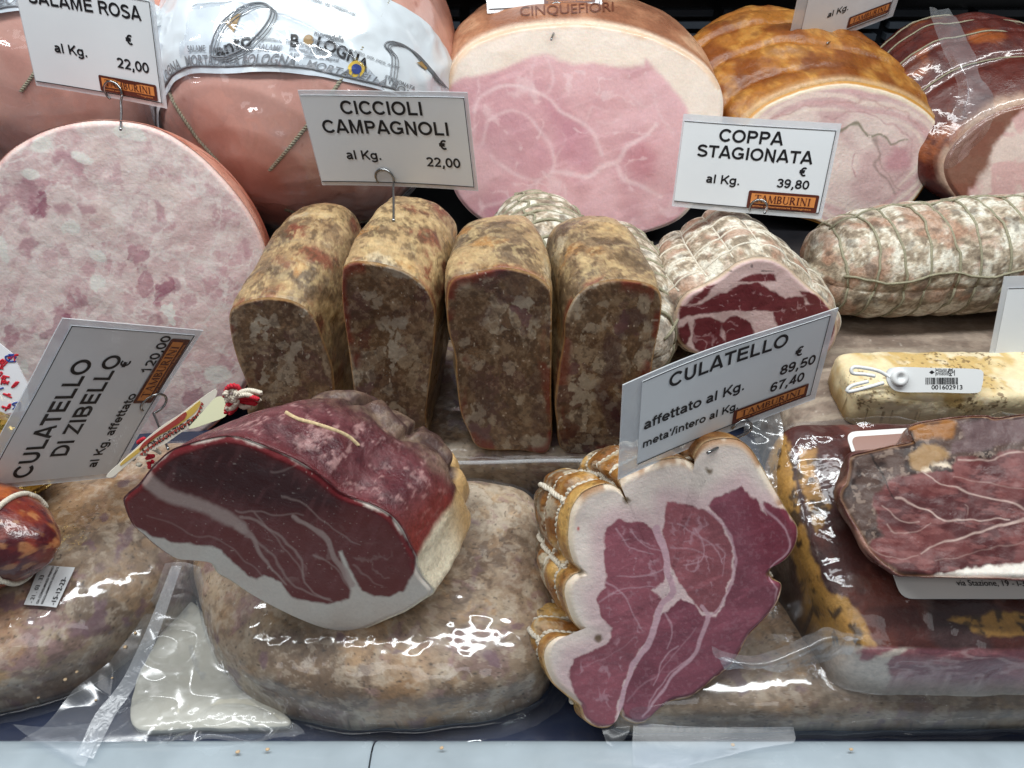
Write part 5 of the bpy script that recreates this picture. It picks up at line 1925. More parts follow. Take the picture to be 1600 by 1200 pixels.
def zib_body(V, s, th):
    oy = np.append(CP.Xf[-CP.N:, 1], 880)[np.where(s < 1.0, (th * CP.N).round().astype(int) % CP.N, CP.N)]
    ox = np.append(CP.Xf[-CP.N:, 0], 600)[np.where(s < 1.0, (th * CP.N).round().astype(int) % CP.N, CP.N)]
    n = len(V)
    c = flat(n, S(92, 46, 52))
    a = fbm(V, 40, 5, 3, .6)
    c = mix(c, S(130, 84, 88), sstep(.48, .66, a) * 0.4)
    c = mix(c, S(78, 36, 44), sstep(.5, .36, a) * 0.7)
    st = ridge(warp(V, .016, 60, 4), 70, 4, 6)
    c = mix(c, S(196, 156, 154), sstep(.78, .88, st) * .5)
    c = mix(c, S(60, 26, 34), sstep(.52, .66, fbm(V, 170, 4, 7)) * .5)
    c = mix(c, S(110, 38, 42), sstep(.08, .01, s + .06 * (a - .5)) * .5)
    back = sstep(.40, .62, s + 0.2 * (a - .5))
    bk = mix(flat(n, S(78, 62, 58)), S(128, 110, 94), sstep(.4, .65, fbm(V, 110, 5, 8, .6)))
    bk = mix(bk, S(84, 60, 56), sstep(.5, .62, fbm(V, 30, 3, 9)) * .6)
    c = mix(c, bk, back * .85)
    c = mix(c, S(136, 50, 44), sstep(0, 1, (ox > 600) * 1.0) * sstep(800, 850, oy) * (1 - sstep(.35, .5, s)) * .7)
    low = sstep(868, 880, oy + 40 * s + 14 * (a - .5))
    ft = mix(flat(n, S(232, 222, 198)), S(196, 152, 84), sstep(.22, .5, s) * .8)
    c = mix(c, ft, low)
    return c


th_i = CP.th
gro = 0
for (tc, sc_, w, d) in ((0, .62, .05, .004), (0, .8, .05, .004)):
    gro = gro - d * np.exp(-((CP.s - sc_ - 0.05 * np.sin(th_i * 40)) / w) ** 2)
gro = gro - .006 * np.exp(-(np.minimum(np.abs((th_i * 9) % 1 - .5), .5) / .08) ** 2) * sstep(.45, .75, CP.s)
CP.displace(gro)
CP.face(zib, zib_face, M_DRYCUT)
zb = CP.body(zib, zib_body, M_RIND)
sp = [p for p in project_to([zb], z4([(715, 160), (760, 185), (830, 205), (900, 228), (960, 255), (1000, 290)]), -.0002) if p is not None]
build('cord', *rope(smooth_open(sp, 30), .0013, 26, 6), M_TWINE, zib)

# ---- culatello with tied rind ---------------------------------------------
zc = lambda p: zoomed(760, 640, .46667, p)
outl_o = zc([(290, 330), (330, 278), (400, 252), (445, 268), (466, 300), (478, 300), (455, 262), (450, 236), (500, 205), (590, 172), (655, 166), (700, 186), (745, 205), (735, 190), (700, 165), (740, 112), (830, 100), (885, 130), (930, 200), (970, 270), (1010, 340), (1046, 400), (1040, 455), (1008, 505), (965, 530), (952, 550), (962, 572), (992, 592), (978, 650), (932, 710), (882, 762), (832, 850), (762, 910), (690, 965), (620, 982), (580, 1012), (540, 1048), (500, 1056), (462, 1038), (450, 1012), (425, 1062), (380, 1070), (335, 1045), (318, 1000), (270, 960), (222, 915), (196, 850), (202, 800), (240, 768), (300, 768), (360, 775), (384, 762), (335, 752), (292, 712), (266, 640), (266, 592), (290, 560), (318, 545), (292, 512), (276, 450), (278, 385)])
cul = thing('ham_half', 'tied ham half with thick white fat and golden netted rind at the front rim', 'cured ham', at_y(955, 1136, .24))
CO_ = Cut(outl_o, (955, 1138, .229), 26, 2, (-.34, 1, -.62), 0.125, [(0, 1), (.1, 1.02), (.3, 1.03), (.5, .98), (.7, .86), (.85, .66), (.95, .4), (1, .1)], N=800, R=170, floor=.004, seed=51, lump=0.003, center=(1040, 930), keep=9)
mus = [
    [(398, 398), (440, 370), (530, 380), (578, 430), (600, 510), (590, 575), (555, 600), (588, 640), (562, 700), (545, 750), (500, 830), (462, 905), (440, 985), (425, 1060), (380, 1070), (336, 1040), (318, 985), (285, 930), (276, 880), (292, 832), (360, 805), (412, 775), (422, 730), (380, 690), (366, 632), (395, 590), (402, 520), (394, 450)],
    [(606, 308), (660, 312), (740, 338), (790, 392), (824, 460), (828, 540), (798, 625), (762, 680), (720, 672), (682, 622), (640, 575), (606, 505), (596, 430), (592, 360)],
    [(742, 322), (800, 280), (852, 253), (900, 305), (940, 352), (922, 310), (985, 330), (1012, 345), (1046, 400), (1040, 455), (1008, 505), (965, 530), (952, 550), (962, 572), (992, 592), (978, 650), (932, 710), (882, 762), (832, 850), (762, 910), (690, 965), (620, 982), (580, 1012), (540, 1048), (500, 1056), (462, 1030), (452, 1000), (470, 920), (520, 825), (562, 720), (610, 668), (650, 632), (700, 650), (724, 690), (762, 692), (802, 632), (836, 540), (830, 458), (796, 385), (752, 338)]]
mus = [zc(m) for m in mus]


def cul_face(X, P, e):
    n = len(X)
    Xw = warp(X, 5.5, 0.06, 3)
    c = flat(n, S(240, 230, 222))
    c = mix(c, S(232, 204, 200), sstep(24, 4, np.maximum(np.maximum(-poly_sd(X, mus[0]), 0), 0)) * .0 + fbm(X, .02, 3, 5) * .35)
    inner = np.max([poly_sd(X, m) for m in mus], axis=0)
    c = mix(c, S(218, 186, 192), sstep(-36, -6, inner) * .7)
    outd = e
    c = mix(c, S(236, 214, 160), sstep(.006, .001, outd) * .35)
    fibw = fbm(np.stack([X[:, 0] * .25 + X[:, 1] * .05, X[:, 1] * .9 + X[:, 0] * .3], 1), .10, 4, 6)
    cols = [S(152, 92, 104), S(156, 96, 104), S(136, 80, 94)]
    for k, m in enumerate(mus):
        sd = poly_sd(Xw, m)
        mc = flat(n, cols[k])
        mc = mix(mc, cols[k] * .72, sstep(.48, .68, fbm(X, .018, 3, 20 + k)) * .6)
        mc = mix(mc, np.minimum(cols[k] * 1.35, .9), sstep(.5, .72, fibw) * .45)
        if k == 2:
            mc = mix(mc, S(120, 44, 60), sstep(40, 0, poly_sd(X, zc([(900, 300), (1060, 300), (1060, 520), (960, 520)])) * -1) * .5)
            mc = mix(mc, S(118, 50, 66), sstep(12, 2, e * 2400) * .6)
        c = mix(c, mc, sstep(-2, 2, sd))
    fat = S(206, 170, 182)
    for ln_, w0, w1, a in (
            ([(570, 400), (600, 470), (606, 560), (625, 605), (590, 655), (562, 715), (535, 790), (480, 880), (446, 1005)], 6, 3.2, 1),
            ([(722, 660), (742, 690), (716, 760), (690, 830), (620, 900), (560, 985), (520, 1030)], 4, 1.5, .8),
            ([(745, 340), (800, 392), (832, 462), (832, 540), (795, 640), (745, 690)], 2, 1.6, .7),
            ([(690, 830), (600, 900), (540, 1000)], 1.2, 1, .6), ([(640, 790), (590, 830), (560, 920)], 1.2, .8, .6),
            ([(470, 980), (600, 850), (700, 730)], 1, .8, .35), ([(600, 680), (620, 740), (600, 800)], 1.5, 1, .5),
            ([(590, 540), (520, 560), (440, 560)], 1.2, .6, .6), ([(400, 580), (470, 640), (520, 740)], 1.3, .8, .6), ([(430, 400), (480, 460), (560, 480)], 1.2, .7, .6),
            ([(480, 400), (520, 450), (590, 470)], 1, .7, .55), ([(640, 380), (700, 420), (770, 460), (790, 520)], 1.1, .7, .6), ([(700, 400), (730, 450), (720, 500), (660, 520)], 1.1, .7, .6),
            ([(620, 460), (700, 470), (760, 500)], 1.0, .6, .5), ([(770, 450), (800, 480), (790, 560)], 1.0, .6, .5), ([(920, 320), (985, 385), (1015, 440), (1005, 480), (960, 520), (948, 560), (975, 600)], 1.6, 1.2, .65),
            ([(975, 600), (950, 680), (890, 740), (850, 800)], 1.3, .9, .5), ([(380, 640), (460, 600), (590, 590)], 1.1, .6, .5), ([(320, 860), (420, 820), (500, 760)], .9, .6, .3)):
        c = mix(c, fat, line_m(vwarp(X, 4, .06, 7), zc(ln_), w0, w1, 1.4) * a)
    net = ridge(warp(X, 9, .04, 24), .05, 2, 25)
    reg = np.maximum(poly_sd(X, mus[0]), poly_sd(X, mus[1]))
    c = mix(c, fat, sstep(.80, .92, net) * sstep(2, 18, reg) * .40)
    c = mix(c, fat, sstep(.62, .72, fbm(X, .22, 2, 26)) * sstep(2, 10, inner) * .10)
    # peppery rind in the string notches
    for (nx, ny) in ((470, 302), (745, 205), (315, 548), (376, 762), (958, 552)):
        px_, py_ = zc([(nx, ny)])[0]
        d = np.hypot(X[:, 0] - px_, X[:, 1] - py_) + 10 * (fbm(X, .1, 3, 31) - .5)
        c = mix(c, S(104, 84, 56), sstep(9, 2, d) * .9)
    c = mix(c, S(190, 60, 60), sstep(5, 1, np.hypot((X[:, 0] - 760 - .46667 * 308) * 1.5, X[:, 1] - 640 - .46667 * 400)) * .8)
    tp = sstep(.0055, .0012, e) * (X[:, 1] < 790) * sstep(.42, .6, fbm(X, .03, 3, 41))
    c = mix(c, S(150, 96, 40), tp * .8)
    return c


def cul_body(V, s, th):
    n = len(V)
    c = flat(n, S(160, 112, 58))
    a = fbm(V, 45, 5, 13, .6)
    c = mix(c, S(206, 164, 96), sstep(.48, .64, a))
    c = mix(c, S(122, 74, 36), sstep(.5, .36, a) * .8)
    c = mix(c, S(206, 198, 176), sstep(.48, .62, fbm(V, 110, 5, 14, .6)) * sstep(.10, .3, s) * .85)
    c = mix(c, S(92, 84, 70), sstep(.54, .68, fbm(V, 70, 3, 15)) * sstep(.25, .5, s) * .7)
    c = mix(c, S(70, 54, 34), sstep(.78, .88, vnoise(V, 420, 16)) * .6)
    c = mix(c, S(226, 196, 150), sstep(.04, .005, s + .04 * (a - .5)) * .6)
    return c


# the strings pull grooves into the rind, running lengthwise and round
sg = 0
rows = (.16, .34, .52, .70)
for q in rows:
    sg = sg - .0042 * np.exp(-((CO_.s - q - .02 * np.sin(CO_.th * 25)) / .028) ** 2)
ths = [k / 14 for k in range(14)]
for q in ths:
    dd = np.abs((CO_.th - q + .5) % 1 - .5)
    sg = sg - .0022 * np.exp(-(dd / .011) ** 2) * sstep(.08, .2, CO_.s)
CO_.displace(sg)
CO_.face(cul, cul_face, M_DRYCUT)
CO_.body(cul, cul_body, M_RIND)
cords = []
for q in rows:
    j = int(q * (CO_.J - 1))
    k = np.arange(0, CO_.N, 3)
    jj = np.clip(np.round((q + .02 * np.sin(k / CO_.N * 25)) * (CO_.J - 1)).astype(int), 0, CO_.J - 1)
    p = CO_.B[jj, k] + CO_.Bn[jj, k] * .0008
    cords.append(rope(np.concatenate([p, p[:1]]), .0021, 80, 5))
for q in ths:
    i = int(q * CO_.N)
    p = CO_.B[6:-4, i] + CO_.Bn[6:-4, i] * .0006
    cords.append(rope(p, .0017, 24, 5))
build('string_netting', *merge(cords), M_TWINE_PALE, cul)

# ---- long packed slab under the right hand pieces -------------------------
pk4 = thing('vacuum_pack', 'long thin vacuum packed slab under the speck pack, along the front rim', 'vacuum pack', (.25, .3, 0))
U_ = Slab(px_outline([(950, 1120, .004), (985, 1141, .004), (1060, 1142, .004), (1200, 1142, .004), (1400, 1140, .004), (1600, 1138, .004), (1800, 1136, .004), (1900, 1000, .03), (1800, 850, .034), (1500, 850, .034), (1200, 850, .034), (960, 860, .034), (925, 1000, .034)]), .003, .032, nexp=6, seed=201, lump=.0015)
U_.body(pk4, brawn_paint(.28, 202), M_PACKED, 'pressed_pork')
U_.film(pk4, M_FILM, wr=.003, seed=203, skirt=.004)

# ---- speck in a vacuum pack -----------------------------------------------
spk = thing('vacuum_pack', 'big vacuum packed dark speck with yellow fat and a large printed label', 'vacuum pack', (.30, .31, .032))
sp_out = [(.186, .262), (.190, .249), (.205, .2415), (.24, .240), (.32, .2395), (.42, .239), (.46, .245), (.47, .30), (.46, .38), (.42, .392), (.32, .392), (.22, .390), (.184, .386), (.172, .376), (.169, .355), (.172, .32), (.178, .29)]
SP = Slab(sp_out, .032, .098, nexp=11, N=560, R=150, seed=211, lump=.0045, lscale=18, tilt=(-.02, .33), pillow=.004)


def speck_paint(V, *a):
    n = len(V)
    X = to_px(V)
    Xw = warp(X, 16, .02, 3)
    A = fbm(V, 40, 4, 213)
    c = flat(n, S(74, 32, 26))
    c = mix(c, S(106, 54, 42), sstep(.48, .64, A) * .8)
    c = mix(c, S(58, 40, 40), sstep(.48, .36, fbm(V, 24, 3, 214)) * .8)
    c = mix(c, S(112, 92, 84), sstep(.56, .68, fbm(V, 90, 5, 215, .6)) * .35)
    yel = mix(flat(n, S(196, 152, 80)), S(160, 112, 54), fbm(V, 60, 3, 216))
    yel = mix(yel, S(58, 44, 34), sstep(.56, .70, fbm(V, 150, 4, 217)) * .9)
    for poly in ([(1212, 664), (1226, 690), (1246, 740), (1250, 800), (1264, 850), (1290, 920), (1330, 980), (1350, 1000), (1300, 1060), (1270, 980), (1240, 880), (1210, 770), (1196, 700)],
                 [(1248, 704), (1268, 708), (1282, 750), (1292, 800), (1280, 836), (1262, 800), (1252, 750)],
                 [(1300, 930), (1322, 940), (1352, 985), (1372, 1010), (1300, 1060), (1288, 1000)],
                 [(1480, 964), (1560, 950), (1700, 960), (1700, 992), (1520, 990)]):
        c = mix(c, yel, sstep(-4, 4, poly_sd(Xw, poly)))
    # cut front: lean ringed with fat
    zc_ = .098 + .26 * (V[:, 1] - .31)
    fr = sstep(.2455, .2425, V[:, 1]) * sstep(.082, .078, V[:, 2])
    fr = np.maximum(fr, sstep(1010, 1018, X[:, 1] + 0.04 * (1600 - X[:, 0]) - 6) * sstep(1330, 1300, 1640 - X[:, 0]))
    leanf = mix(flat(n, S(158, 102, 106)), S(130, 78, 86), sstep(.45, .65, fbm(np.stack([X[:, 0] * .25, X[:, 1]], 1), .06, 4, 218)))
    leanf = mix(leanf, S(206, 176, 174), sstep(.74, .88, ridge(np.stack([X[:, 0] * .35, X[:, 1]], 1), .05, 3, 219)) * .5)
    m = sstep(-3, 3, poly_sd(Xw, [(1384, 1034), (1420, 1012), (1500, 1004), (1760, 1000), (1760, 1066), (1500, 1072), (1420, 1066), (1392, 1052)]))
    m = np.maximum(m, sstep(-3, 3, poly_sd(Xw, [(1342, 1012), (1370, 996), (1440, 1000), (1384, 1018), (1350, 1024)])))
    frc = mix(flat(n, S(214, 200, 186)), leanf, m)
    return mix(c, frc, fr * (X[:, 1] > 985))


sp_b = SP.body(spk, speck_paint, M_SPECK, 'speck')
SP.film(spk, film('tight_film', haze=.005, gloss=.03, edge=.3, rough=.07, bump=.35, bscale=34, ridged=False), off=.002, wr=.0026, seed=222, skirt=.006, skirt_z=.034, wscale=17)
# label: brown field with white border, white strip below
LN = np.array([0, -math.sin(math.radians(17.8)), math.cos(math.radians(17.8))])
lp0 = np.array([.25, .31, .1075 + .004])
lc = on_plane([(1320, 674), (1700, 640), (1790, 938), (1424, 938), (1398, 905)], lp0, LN)
M_LAB = plain('label_white', S(222, 222, 220), .3, coat=.8)
M_LABB = plain('label_brown', S(126, 74, 54), .3, coat=.8)


def rounded(poly, r, seg=6):
    p = np.asarray(poly, float)
    out = []
    for k in range(len(p)):
        a, b, c = p[k - 1], p[k], p[(k + 1) % len(p)]
        u = (a - b) / np.linalg.norm(a - b)
        v = (c - b) / np.linalg.norm(c - b)
        for t in np.linspace(0, 1, seg):
            out.append(b + u * r * (1 - t) ** 2 + v * r * t ** 2)
    return np.array(out)


lq = rounded(on_plane([(1320, 676), (1720, 650), (1800, 936), (1408, 936)], lp0, LN), .007)
lab = build('printed_label', *plate('', lq, LN, .0008, M_LAB, None), M_LAB, spk, smooth=False)
bq = rounded(on_plane([(1328, 684), (1720, 658), (1760, 800), (1368, 800)], lp0, LN), .005)
build('label_panel', *plate('', bq, LN, .0011, M_LABB, None), M_LABB, lab, smooth=False)
tb = on_plane([(1494, 916), (1600, 917), (1494, 900)], lp0, LN)
ex_ = (tb[1] - tb[0]) / np.linalg.norm(tb[1] - tb[0])
sc_ = np.linalg.norm(tb[1] - tb[0]) / 106
build('label_lettering', *on_frame(text_mesh('via Stazione, 19 - I-39050', 13.2 * sc_, .008, sx=1.0), tb[0], ex_, np.cross(LN, ex_), LN, .0013), M_INK, lab, smooth=False)

# curling flaps of the bag
sheet('film_flap', [[at_y(1116, 1008, .232), at_y(1180, 1024, .236), at_y(1245, 1000, .246), at_y(1290, 978, .252), at_y(1350, 992, .25)],
                    [at_y(1124, 1034, .225), at_y(1190, 1040, .227), at_y(1255, 1018, .236), at_y(1298, 1000, .240), at_y(1345, 1000, .243)],
                    [at_y(1132, 1048, .230), at_y(1200, 1052, .234), at_y(1262, 1040, .242), at_y(1300, 1030, .244), at_y(1330, 1024, .244)]], M_FLAP, spk, 30, 110, .0012, 60, 7, .003, 30)
sheet('film_flap', [[at_y(1150, 690, .372), at_y(1175, 640, .385), at_y(1215, 618, .395)],
                    [at_y(1180, 735, .345), at_y(1200, 690, .365), at_y(1225, 660, .38)],
                    [at_y(1205, 790, .32), at_y(1212, 735, .34), at_y(1228, 700, .36)]], M_FLAP, spk, 60, 50, .004, 50, 9, .006, 26)

# ---- half speck lying on the pack -----------------------------------------
zn = lambda p: zoomed(1160, 600, .275, p)
outl_n = zn([(620, 410), (700, 385), (770, 368), (850, 348), (965, 325), (958, 285), (950, 245), (1020, 216), (1130, 198), (1260, 182), (1390, 178), (1450, 192), (1600, 170)]) + [(1680, 640), (1750, 690), (1760, 830), (1700, 903)] + zn([(1600, 1108), (1500, 1104), (1400, 1100), (1250, 1100), (1100, 1096), (1000, 1092), (900, 1085), (840, 1045), (780, 1000), (725, 940), (680, 860), (630, 780), (590, 710), (558, 640), (572, 590), (595, 560), (610, 480)])
hsp = thing('cured_ham_piece', 'dark red slab of smoked ham with white fat strip, on the speck pack', 'cured ham', at_y(1440, 860, .30))
CN = Cut(outl_n, (1440, 903, .259), 66, -4, (.12, .72, -.70), .024, [(0, 1), (.2, 1.01), (.6, 1.0), (.9, .95), (1, .6)], N=760, R=180, J=30, seed=231, lump=.003, center=zn([(1150, 650)])[0], bulge=.0045, rimr=.002, keep=14)
n_lean = zn([(830, 550), (900, 520), (1000, 505), (1060, 490), (1110, 480), (1180, 500), (1220, 430), (1400, 420), (1480, 395), (1600, 370)]) + [(1780, 700), (1780, 860)] + zn([(1600, 1020), (1450, 1030), (1250, 1050), (1100, 1080), (900, 1075), (780, 990), (720, 920), (760, 880), (820, 860), (780, 780), (740, 680), (760, 620), (800, 620)])


def nsp_face(X, P, e):
    n = len(X)
    Xw = warp(X, 9, .035, 2)
    a = fbm(X, .03, 4, 3)
    c = mix(flat(n, S(84, 66, 60)), S(54, 42, 40), sstep(.45, .62, a))
    c = mix(c, S(150, 132, 120), sstep(.58, .7, fbm(X, .12, 4, 4)) * .6)
    for poly, col in ((zn([(955, 240), (1040, 215), (1180, 200), (1210, 240), (1190, 300), (1060, 310), (965, 320)]), S(150, 100, 50)),
                      (zn([(940, 400), (1020, 340), (1120, 350), (1180, 420), (1120, 450), (1010, 500), (960, 470)]), S(158, 126, 86)),
                      (zn([(1010, 480), (1090, 460), (1160, 450), (1190, 480), (1120, 500), (1030, 500)]), S(226, 210, 188)),
                      (zn([(1220, 230), (1420, 190), (1600, 175), (1700, 300), (1480, 350), (1300, 400), (1180, 400), (1180, 330), (1240, 300)]), S(104, 84, 86))):
        c = mix(c, col, sstep(-4, 5, poly_sd(Xw, poly)) * .9)
    ln = mix(flat(n, S(104, 58, 58)), S(80, 42, 44), sstep(.45, .62, fbm(X, .02, 3, 7)))
    fib = fbm(np.stack([X[:, 0] * .28 + X[:, 1] * .1, X[:, 1] * .9 - X[:, 0] * .12], 1), .14, 4, 8)
    ln = mix(ln, S(138, 88, 86), sstep(.5, .7, fib) * .5)
    c = mix(c, ln, sstep(-4, 4, poly_sd(Xw, n_lean)))
    fat = S(190, 166, 158)
    c = mix(c, S(232, 226, 218), sstep(-3, 3, poly_sd(Xw, zn([(1020, 1100), (1150, 1062), (1300, 1040), (1450, 1025), (1600, 1015)]) + [(1780, 870), (1780, 920)] + zn([(1600, 1120), (1100, 1120)]))))
    for l, w0, w1, al in (([(880, 640), (960, 690), (1060, 730), (1150, 775), (1250, 770), (1400, 775), (1520, 770)], 2.0, 1.2, .9), ([(1010, 510), (1100, 560), (1250, 600), (1400, 650), (1520, 670), (1620, 720)], 1.4, 1.8, .85),
                          ([(1020, 950), (1120, 900), (1250, 870), (1400, 830), (1600, 770)], 1.2, 3.2, .85), ([(800, 690), (860, 750), (910, 780), (1000, 790)], 1, 1, .7),
                          ([(820, 800), (900, 850), (1000, 840), (1070, 800)], 1, .7, .6), ([(700, 900), (800, 970), (900, 990), (1000, 960)], .9, .8, .5), ([(1230, 430), (1400, 435), (1500, 400), (1600, 385)], 1.8, 1.2, .8),
                          ([(1200, 530), (1350, 560), (1600, 600)], .8, .8, .45), ([(1100, 1010), (1300, 960), (1600, 900)], .8, .8, .4), ([(1280, 740), (1290, 700), (1270, 680)], .9, .6, .5)):
        c = mix(c, fat, line_m(vwarp(X, 4, .06, 9), zn(l), w0 * .75, w1 * .75, 1.5) * al * (.55 + .6 * fbm(X, .05, 3, 44)))
    c = mix(c, S(28, 20, 20), line_m(Xw, zn([(720, 400), (770, 470), (820, 560), (860, 640)]), 1.8, .8, 1.2) * .9)
    c = mix(c, S(34, 22, 24), line_m(Xw, zn([(1070, 470), (1110, 485), (1190, 500)]), 2.6, 2.2, 1.5) * .8)
    c = mix(c, S(200, 150, 110), sstep(.002, .0005, e) * .3)
    return c


def nsp_body(V, s, th):
    n = len(V)
    return mix(flat(n, S(96, 56, 52)), S(150, 110, 96), sstep(.45, .65, fbm(V, 60, 4, 233)))


CN.face(hsp, nsp_face, M_DRYCUT)
CN.body(hsp, nsp_body, M_RIND)

# ---- dark cured piece and bits at the far left ----------------------------
dk = thing('cured_neck', 'small dark red cured piece tied with one cord at the left edge', 'cured meat', (-.34, .315, .056))
LSs = Loft((-.2735, .306, .088), (-.50, .330, .094), .040, .039, [(0, .02), (.03, .3), (.08, .55), (.16, .78), (.28, .94), (.45, 1.0), (.7, .95), (.9, .6), (1, .05)], N=200, J=150, seed=241, lump=.003)


def dark_paint(V, s, th):
    n = len(V)
    a = fbm(np.stack([V[:, 0] * .35, V[:, 1], V[:, 2]], 1), 60, 6, 242, .62)
    c = flat(n, S(120, 44, 34))
    c = mix(c, S(170, 92, 48), sstep(.5, .66, a))
    c = mix(c, S(72, 26, 36), sstep(.48, .36, a) * .9)
    st = fbm(np.stack([V[:, 0] * .3, V[:, 1], V[:, 2]], 1), 220, 3, 243)
    c = mix(c, S(196, 140, 92), sstep(.56, .70, st) * .5)
    return c


LSs.body(dk, dark_paint, meat('dark_casing', rough=.3, sss=.05, bump=.5, bscale=260, var=.15, coat=.5, coat_bump=.2, stretch=(.4, 1, 1)))
p = np.array([LSs.at(.115 + .012 * math.sin(k / 8), k / 60, .0008) for k in range(61)])
build('cord', *rope(p, .0017, 60, 6), M_TWINE_PALE, dk)

foil = thing('foil_wrapped_piece', 'crumpled gold foil wrapped piece at the left edge above the dark cured meat', 'foil wrap', (-.34, .40, .05))
LF = Loft((-.310, .375, .085), (-.46, .385, .10), .034, .036, ROUND, N=160, J=120, seed=245, lump=.007, lscale=42)
build_f = LF.body(foil, lambda V, s, th: mix(flat(len(V), S(190, 158, 72)), S(150, 118, 44), fbm(V, 60, 3, 246)), plain('gold_foil', S(196, 166, 84), .22, 1.0, bump=.4, nscale=160), 'foil')
M_WP = plain('wrapper_white', S(226, 228, 234), .35, coat=.5)
wrp = thing('printed_wrapper', 'white wrapper with red and blue scribble print leaning behind the gold foil', 'wrapper', at_y(5, 600, .44))
fw = face_frame(25, 10)
wp0 = at_y(10, 590, .425)
wq = on_plane([(-90, 500), (-20, 520), (20, 552), (44, 600), (48, 640), (-90, 660)], wp0, fw)
wm = build('wrapper_sheet', *plate('', wq, fw, .0012, M_WP, None), M_WP, wrp, smooth=False)
random.seed(9)
scr, scb = [], []
for k in range(22):
    x0, y0 = random.uniform(-30, 30), random.uniform(555, 640)
    q = [(x0 + random.uniform(-9, 9), y0 + random.uniform(-7, 7)) for _ in range(5)]
    w3 = on_plane(smooth_open([(a, b, 0) for a, b in q], 26)[:, :2], wp0, fw) + fw * .0013
    (scr if k < 16 else scb).append(tube(w3, .0006, 4))
build('red_print', *merge(scr), M_RED, wm)
build('blue_print', *merge(scb), M_BLUE_INK, wm)

# date sticker on the left pack
M_STICK = plain('sticker_paper', S(214, 218, 222), .5, noise=.03)
stk = [(62, 886), (80, 882), (117, 888), (103, 918), (88, 950), (38, 946), (50, 918)]
sm_ = smooth_closed([(62, 886), (90, 883), (117, 888), (103, 919), (88, 950), (62, 948), (38, 946), (49, 918)], 24)
gx = []
tl, tr, br, bl = np.array([64, 884]), np.array([118, 888]), np.array([89, 950]), np.array([38, 946])
gn = 12
gv = np.array([[(tl * (1 - u) + tr * u) * (1 - v) + (bl * (1 - u) + br * u) * v for u in np.linspace(0, 1, gn)] for v in np.linspace(0, 1, gn)]).reshape(-1, 2)
VFs = (np.concatenate([gv, np.zeros((len(gv), 1))], 1), [grid_faces(gn, gn, closed=False)])
stick = decal('date_sticker', VFs, ident, [r_film], M_STICK, pk2, .0010)


def stick_map(u, v):     # u along the long side (upwards in the picture), v across
    a = bl * (1 - u) + tl * u
    b = br * (1 - u) + tr * u
    q = a * (1 - v) + b * v
    return q


for txt, v0, size, bold in (('-15-12-23-', .90, .19, .012), ('DA CONSUMARSI PREVIO', .40, .095, .02), ('REGOLARMENTE ENTRO IL', .54, .09, .02), ('- 21 . 03 . 33', .22, .16, .008)):
    VF = text_mesh(txt, size, bold, sx=.86)
    decal('sticker_writing', VF, (lambda v0: (lambda u, v: stick_map(.06 + u, v0 - v)))(v0), [stick] if stick else [r_film], M_INK, stick or pk2, .0006)

# ---- loose bag film between the two front packs ---------------------------
pac = thing('sheen', 'flat cream packet of bag film, built as a slab, between the two front packs', 'sheen', at_z(330, 1060, 0))  # thin pale slab stands in for the bag film's whitish reflection
PS = Slab(px_outline([(288, 935, .006), (330, 975, .006), (400, 1075, .006), (455, 1128, .005), (400, 1138, .005), (300, 1139, .005), (212, 1138, .005), (206, 1080, .006), (246, 995, .006)]), .001, .0065, nexp=9, seed=251, lump=.002, lscale=40)
PS.body(pac, lambda V: mix(flat(len(V), S(214, 212, 198)), S(196, 192, 176), fbm(V, 30, 3, 252)), plain('pale_plastic', S(206, 204, 190), .3, coat=.5, noise=.06, nscale=24, bump=.6), 'pale_slab')

sheet('film_flap', [[at_z(258, 880, .050), at_z(285, 878, .048), at_z(312, 885, .046)],
                    [at_z(226, 960, .034), at_z(285, 960, .026), at_z(332, 968, .030)],
                    [at_z(170, 1030, .022), at_z(270, 1040, .015), at_z(352, 1040, .018)],
                    [at_z(108, 1076, .016), at_z(250, 1095, .014), at_z(400, 1092, .014)],
                    [at_z(60, 1134, .015), at_z(240, 1136, .0155), at_z(470, 1132, .0155)],
                    [at_z(30, 1160, .0148), at_z(230, 1158, .0152), at_z(460, 1150, .0152)]], M_FLAP, pk, 160, 130, .0012, 24, 253, .0085, 22)
sheet('film_seam', [[at_z(268, 884, .051), at_z(284, 884, .050)], [at_z(232, 975, .035), at_z(252, 978, .034)], [at_z(192, 1060, .022), at_z(216, 1062, .022)],
                    [at_z(150, 1115, .0175), at_z(180, 1118, .0175)], [at_z(120, 1178, .0162), at_z(146, 1186, .0162)]], M_SEAM, pk, 90, 14, .0008, 60, 254)
sheet('film_flap', [[at_z(20, 1132, .0152), at_z(80, 1136, .0156), at_z(160, 1128, .016)], [at_z(50, 1155, .0150), at_z(90, 1166, .0156), at_z(150, 1160, .0158)], [at_z(100, 1186, .0145), at_z(118, 1194, .0145), at_z(132, 1198, .0145)]], M_FLAP_THIN, pk2, 40, 40, .0005, 24, 255)
sheet('film_flap', [[at_z(935, 1112, .0160), at_z(960, 1108, .0165), at_z(985, 1112, .0165)], [at_z(940, 1138, .0152), at_z(958, 1150, .0154), at_z(984, 1140, .0158)], [at_z(948, 1160, .0142), at_z(960, 1166, .0140), at_z(976, 1156, .0142)]], M_FLAP_THIN, pk4, 40, 30, .0008, 30, 256, .001, 30)
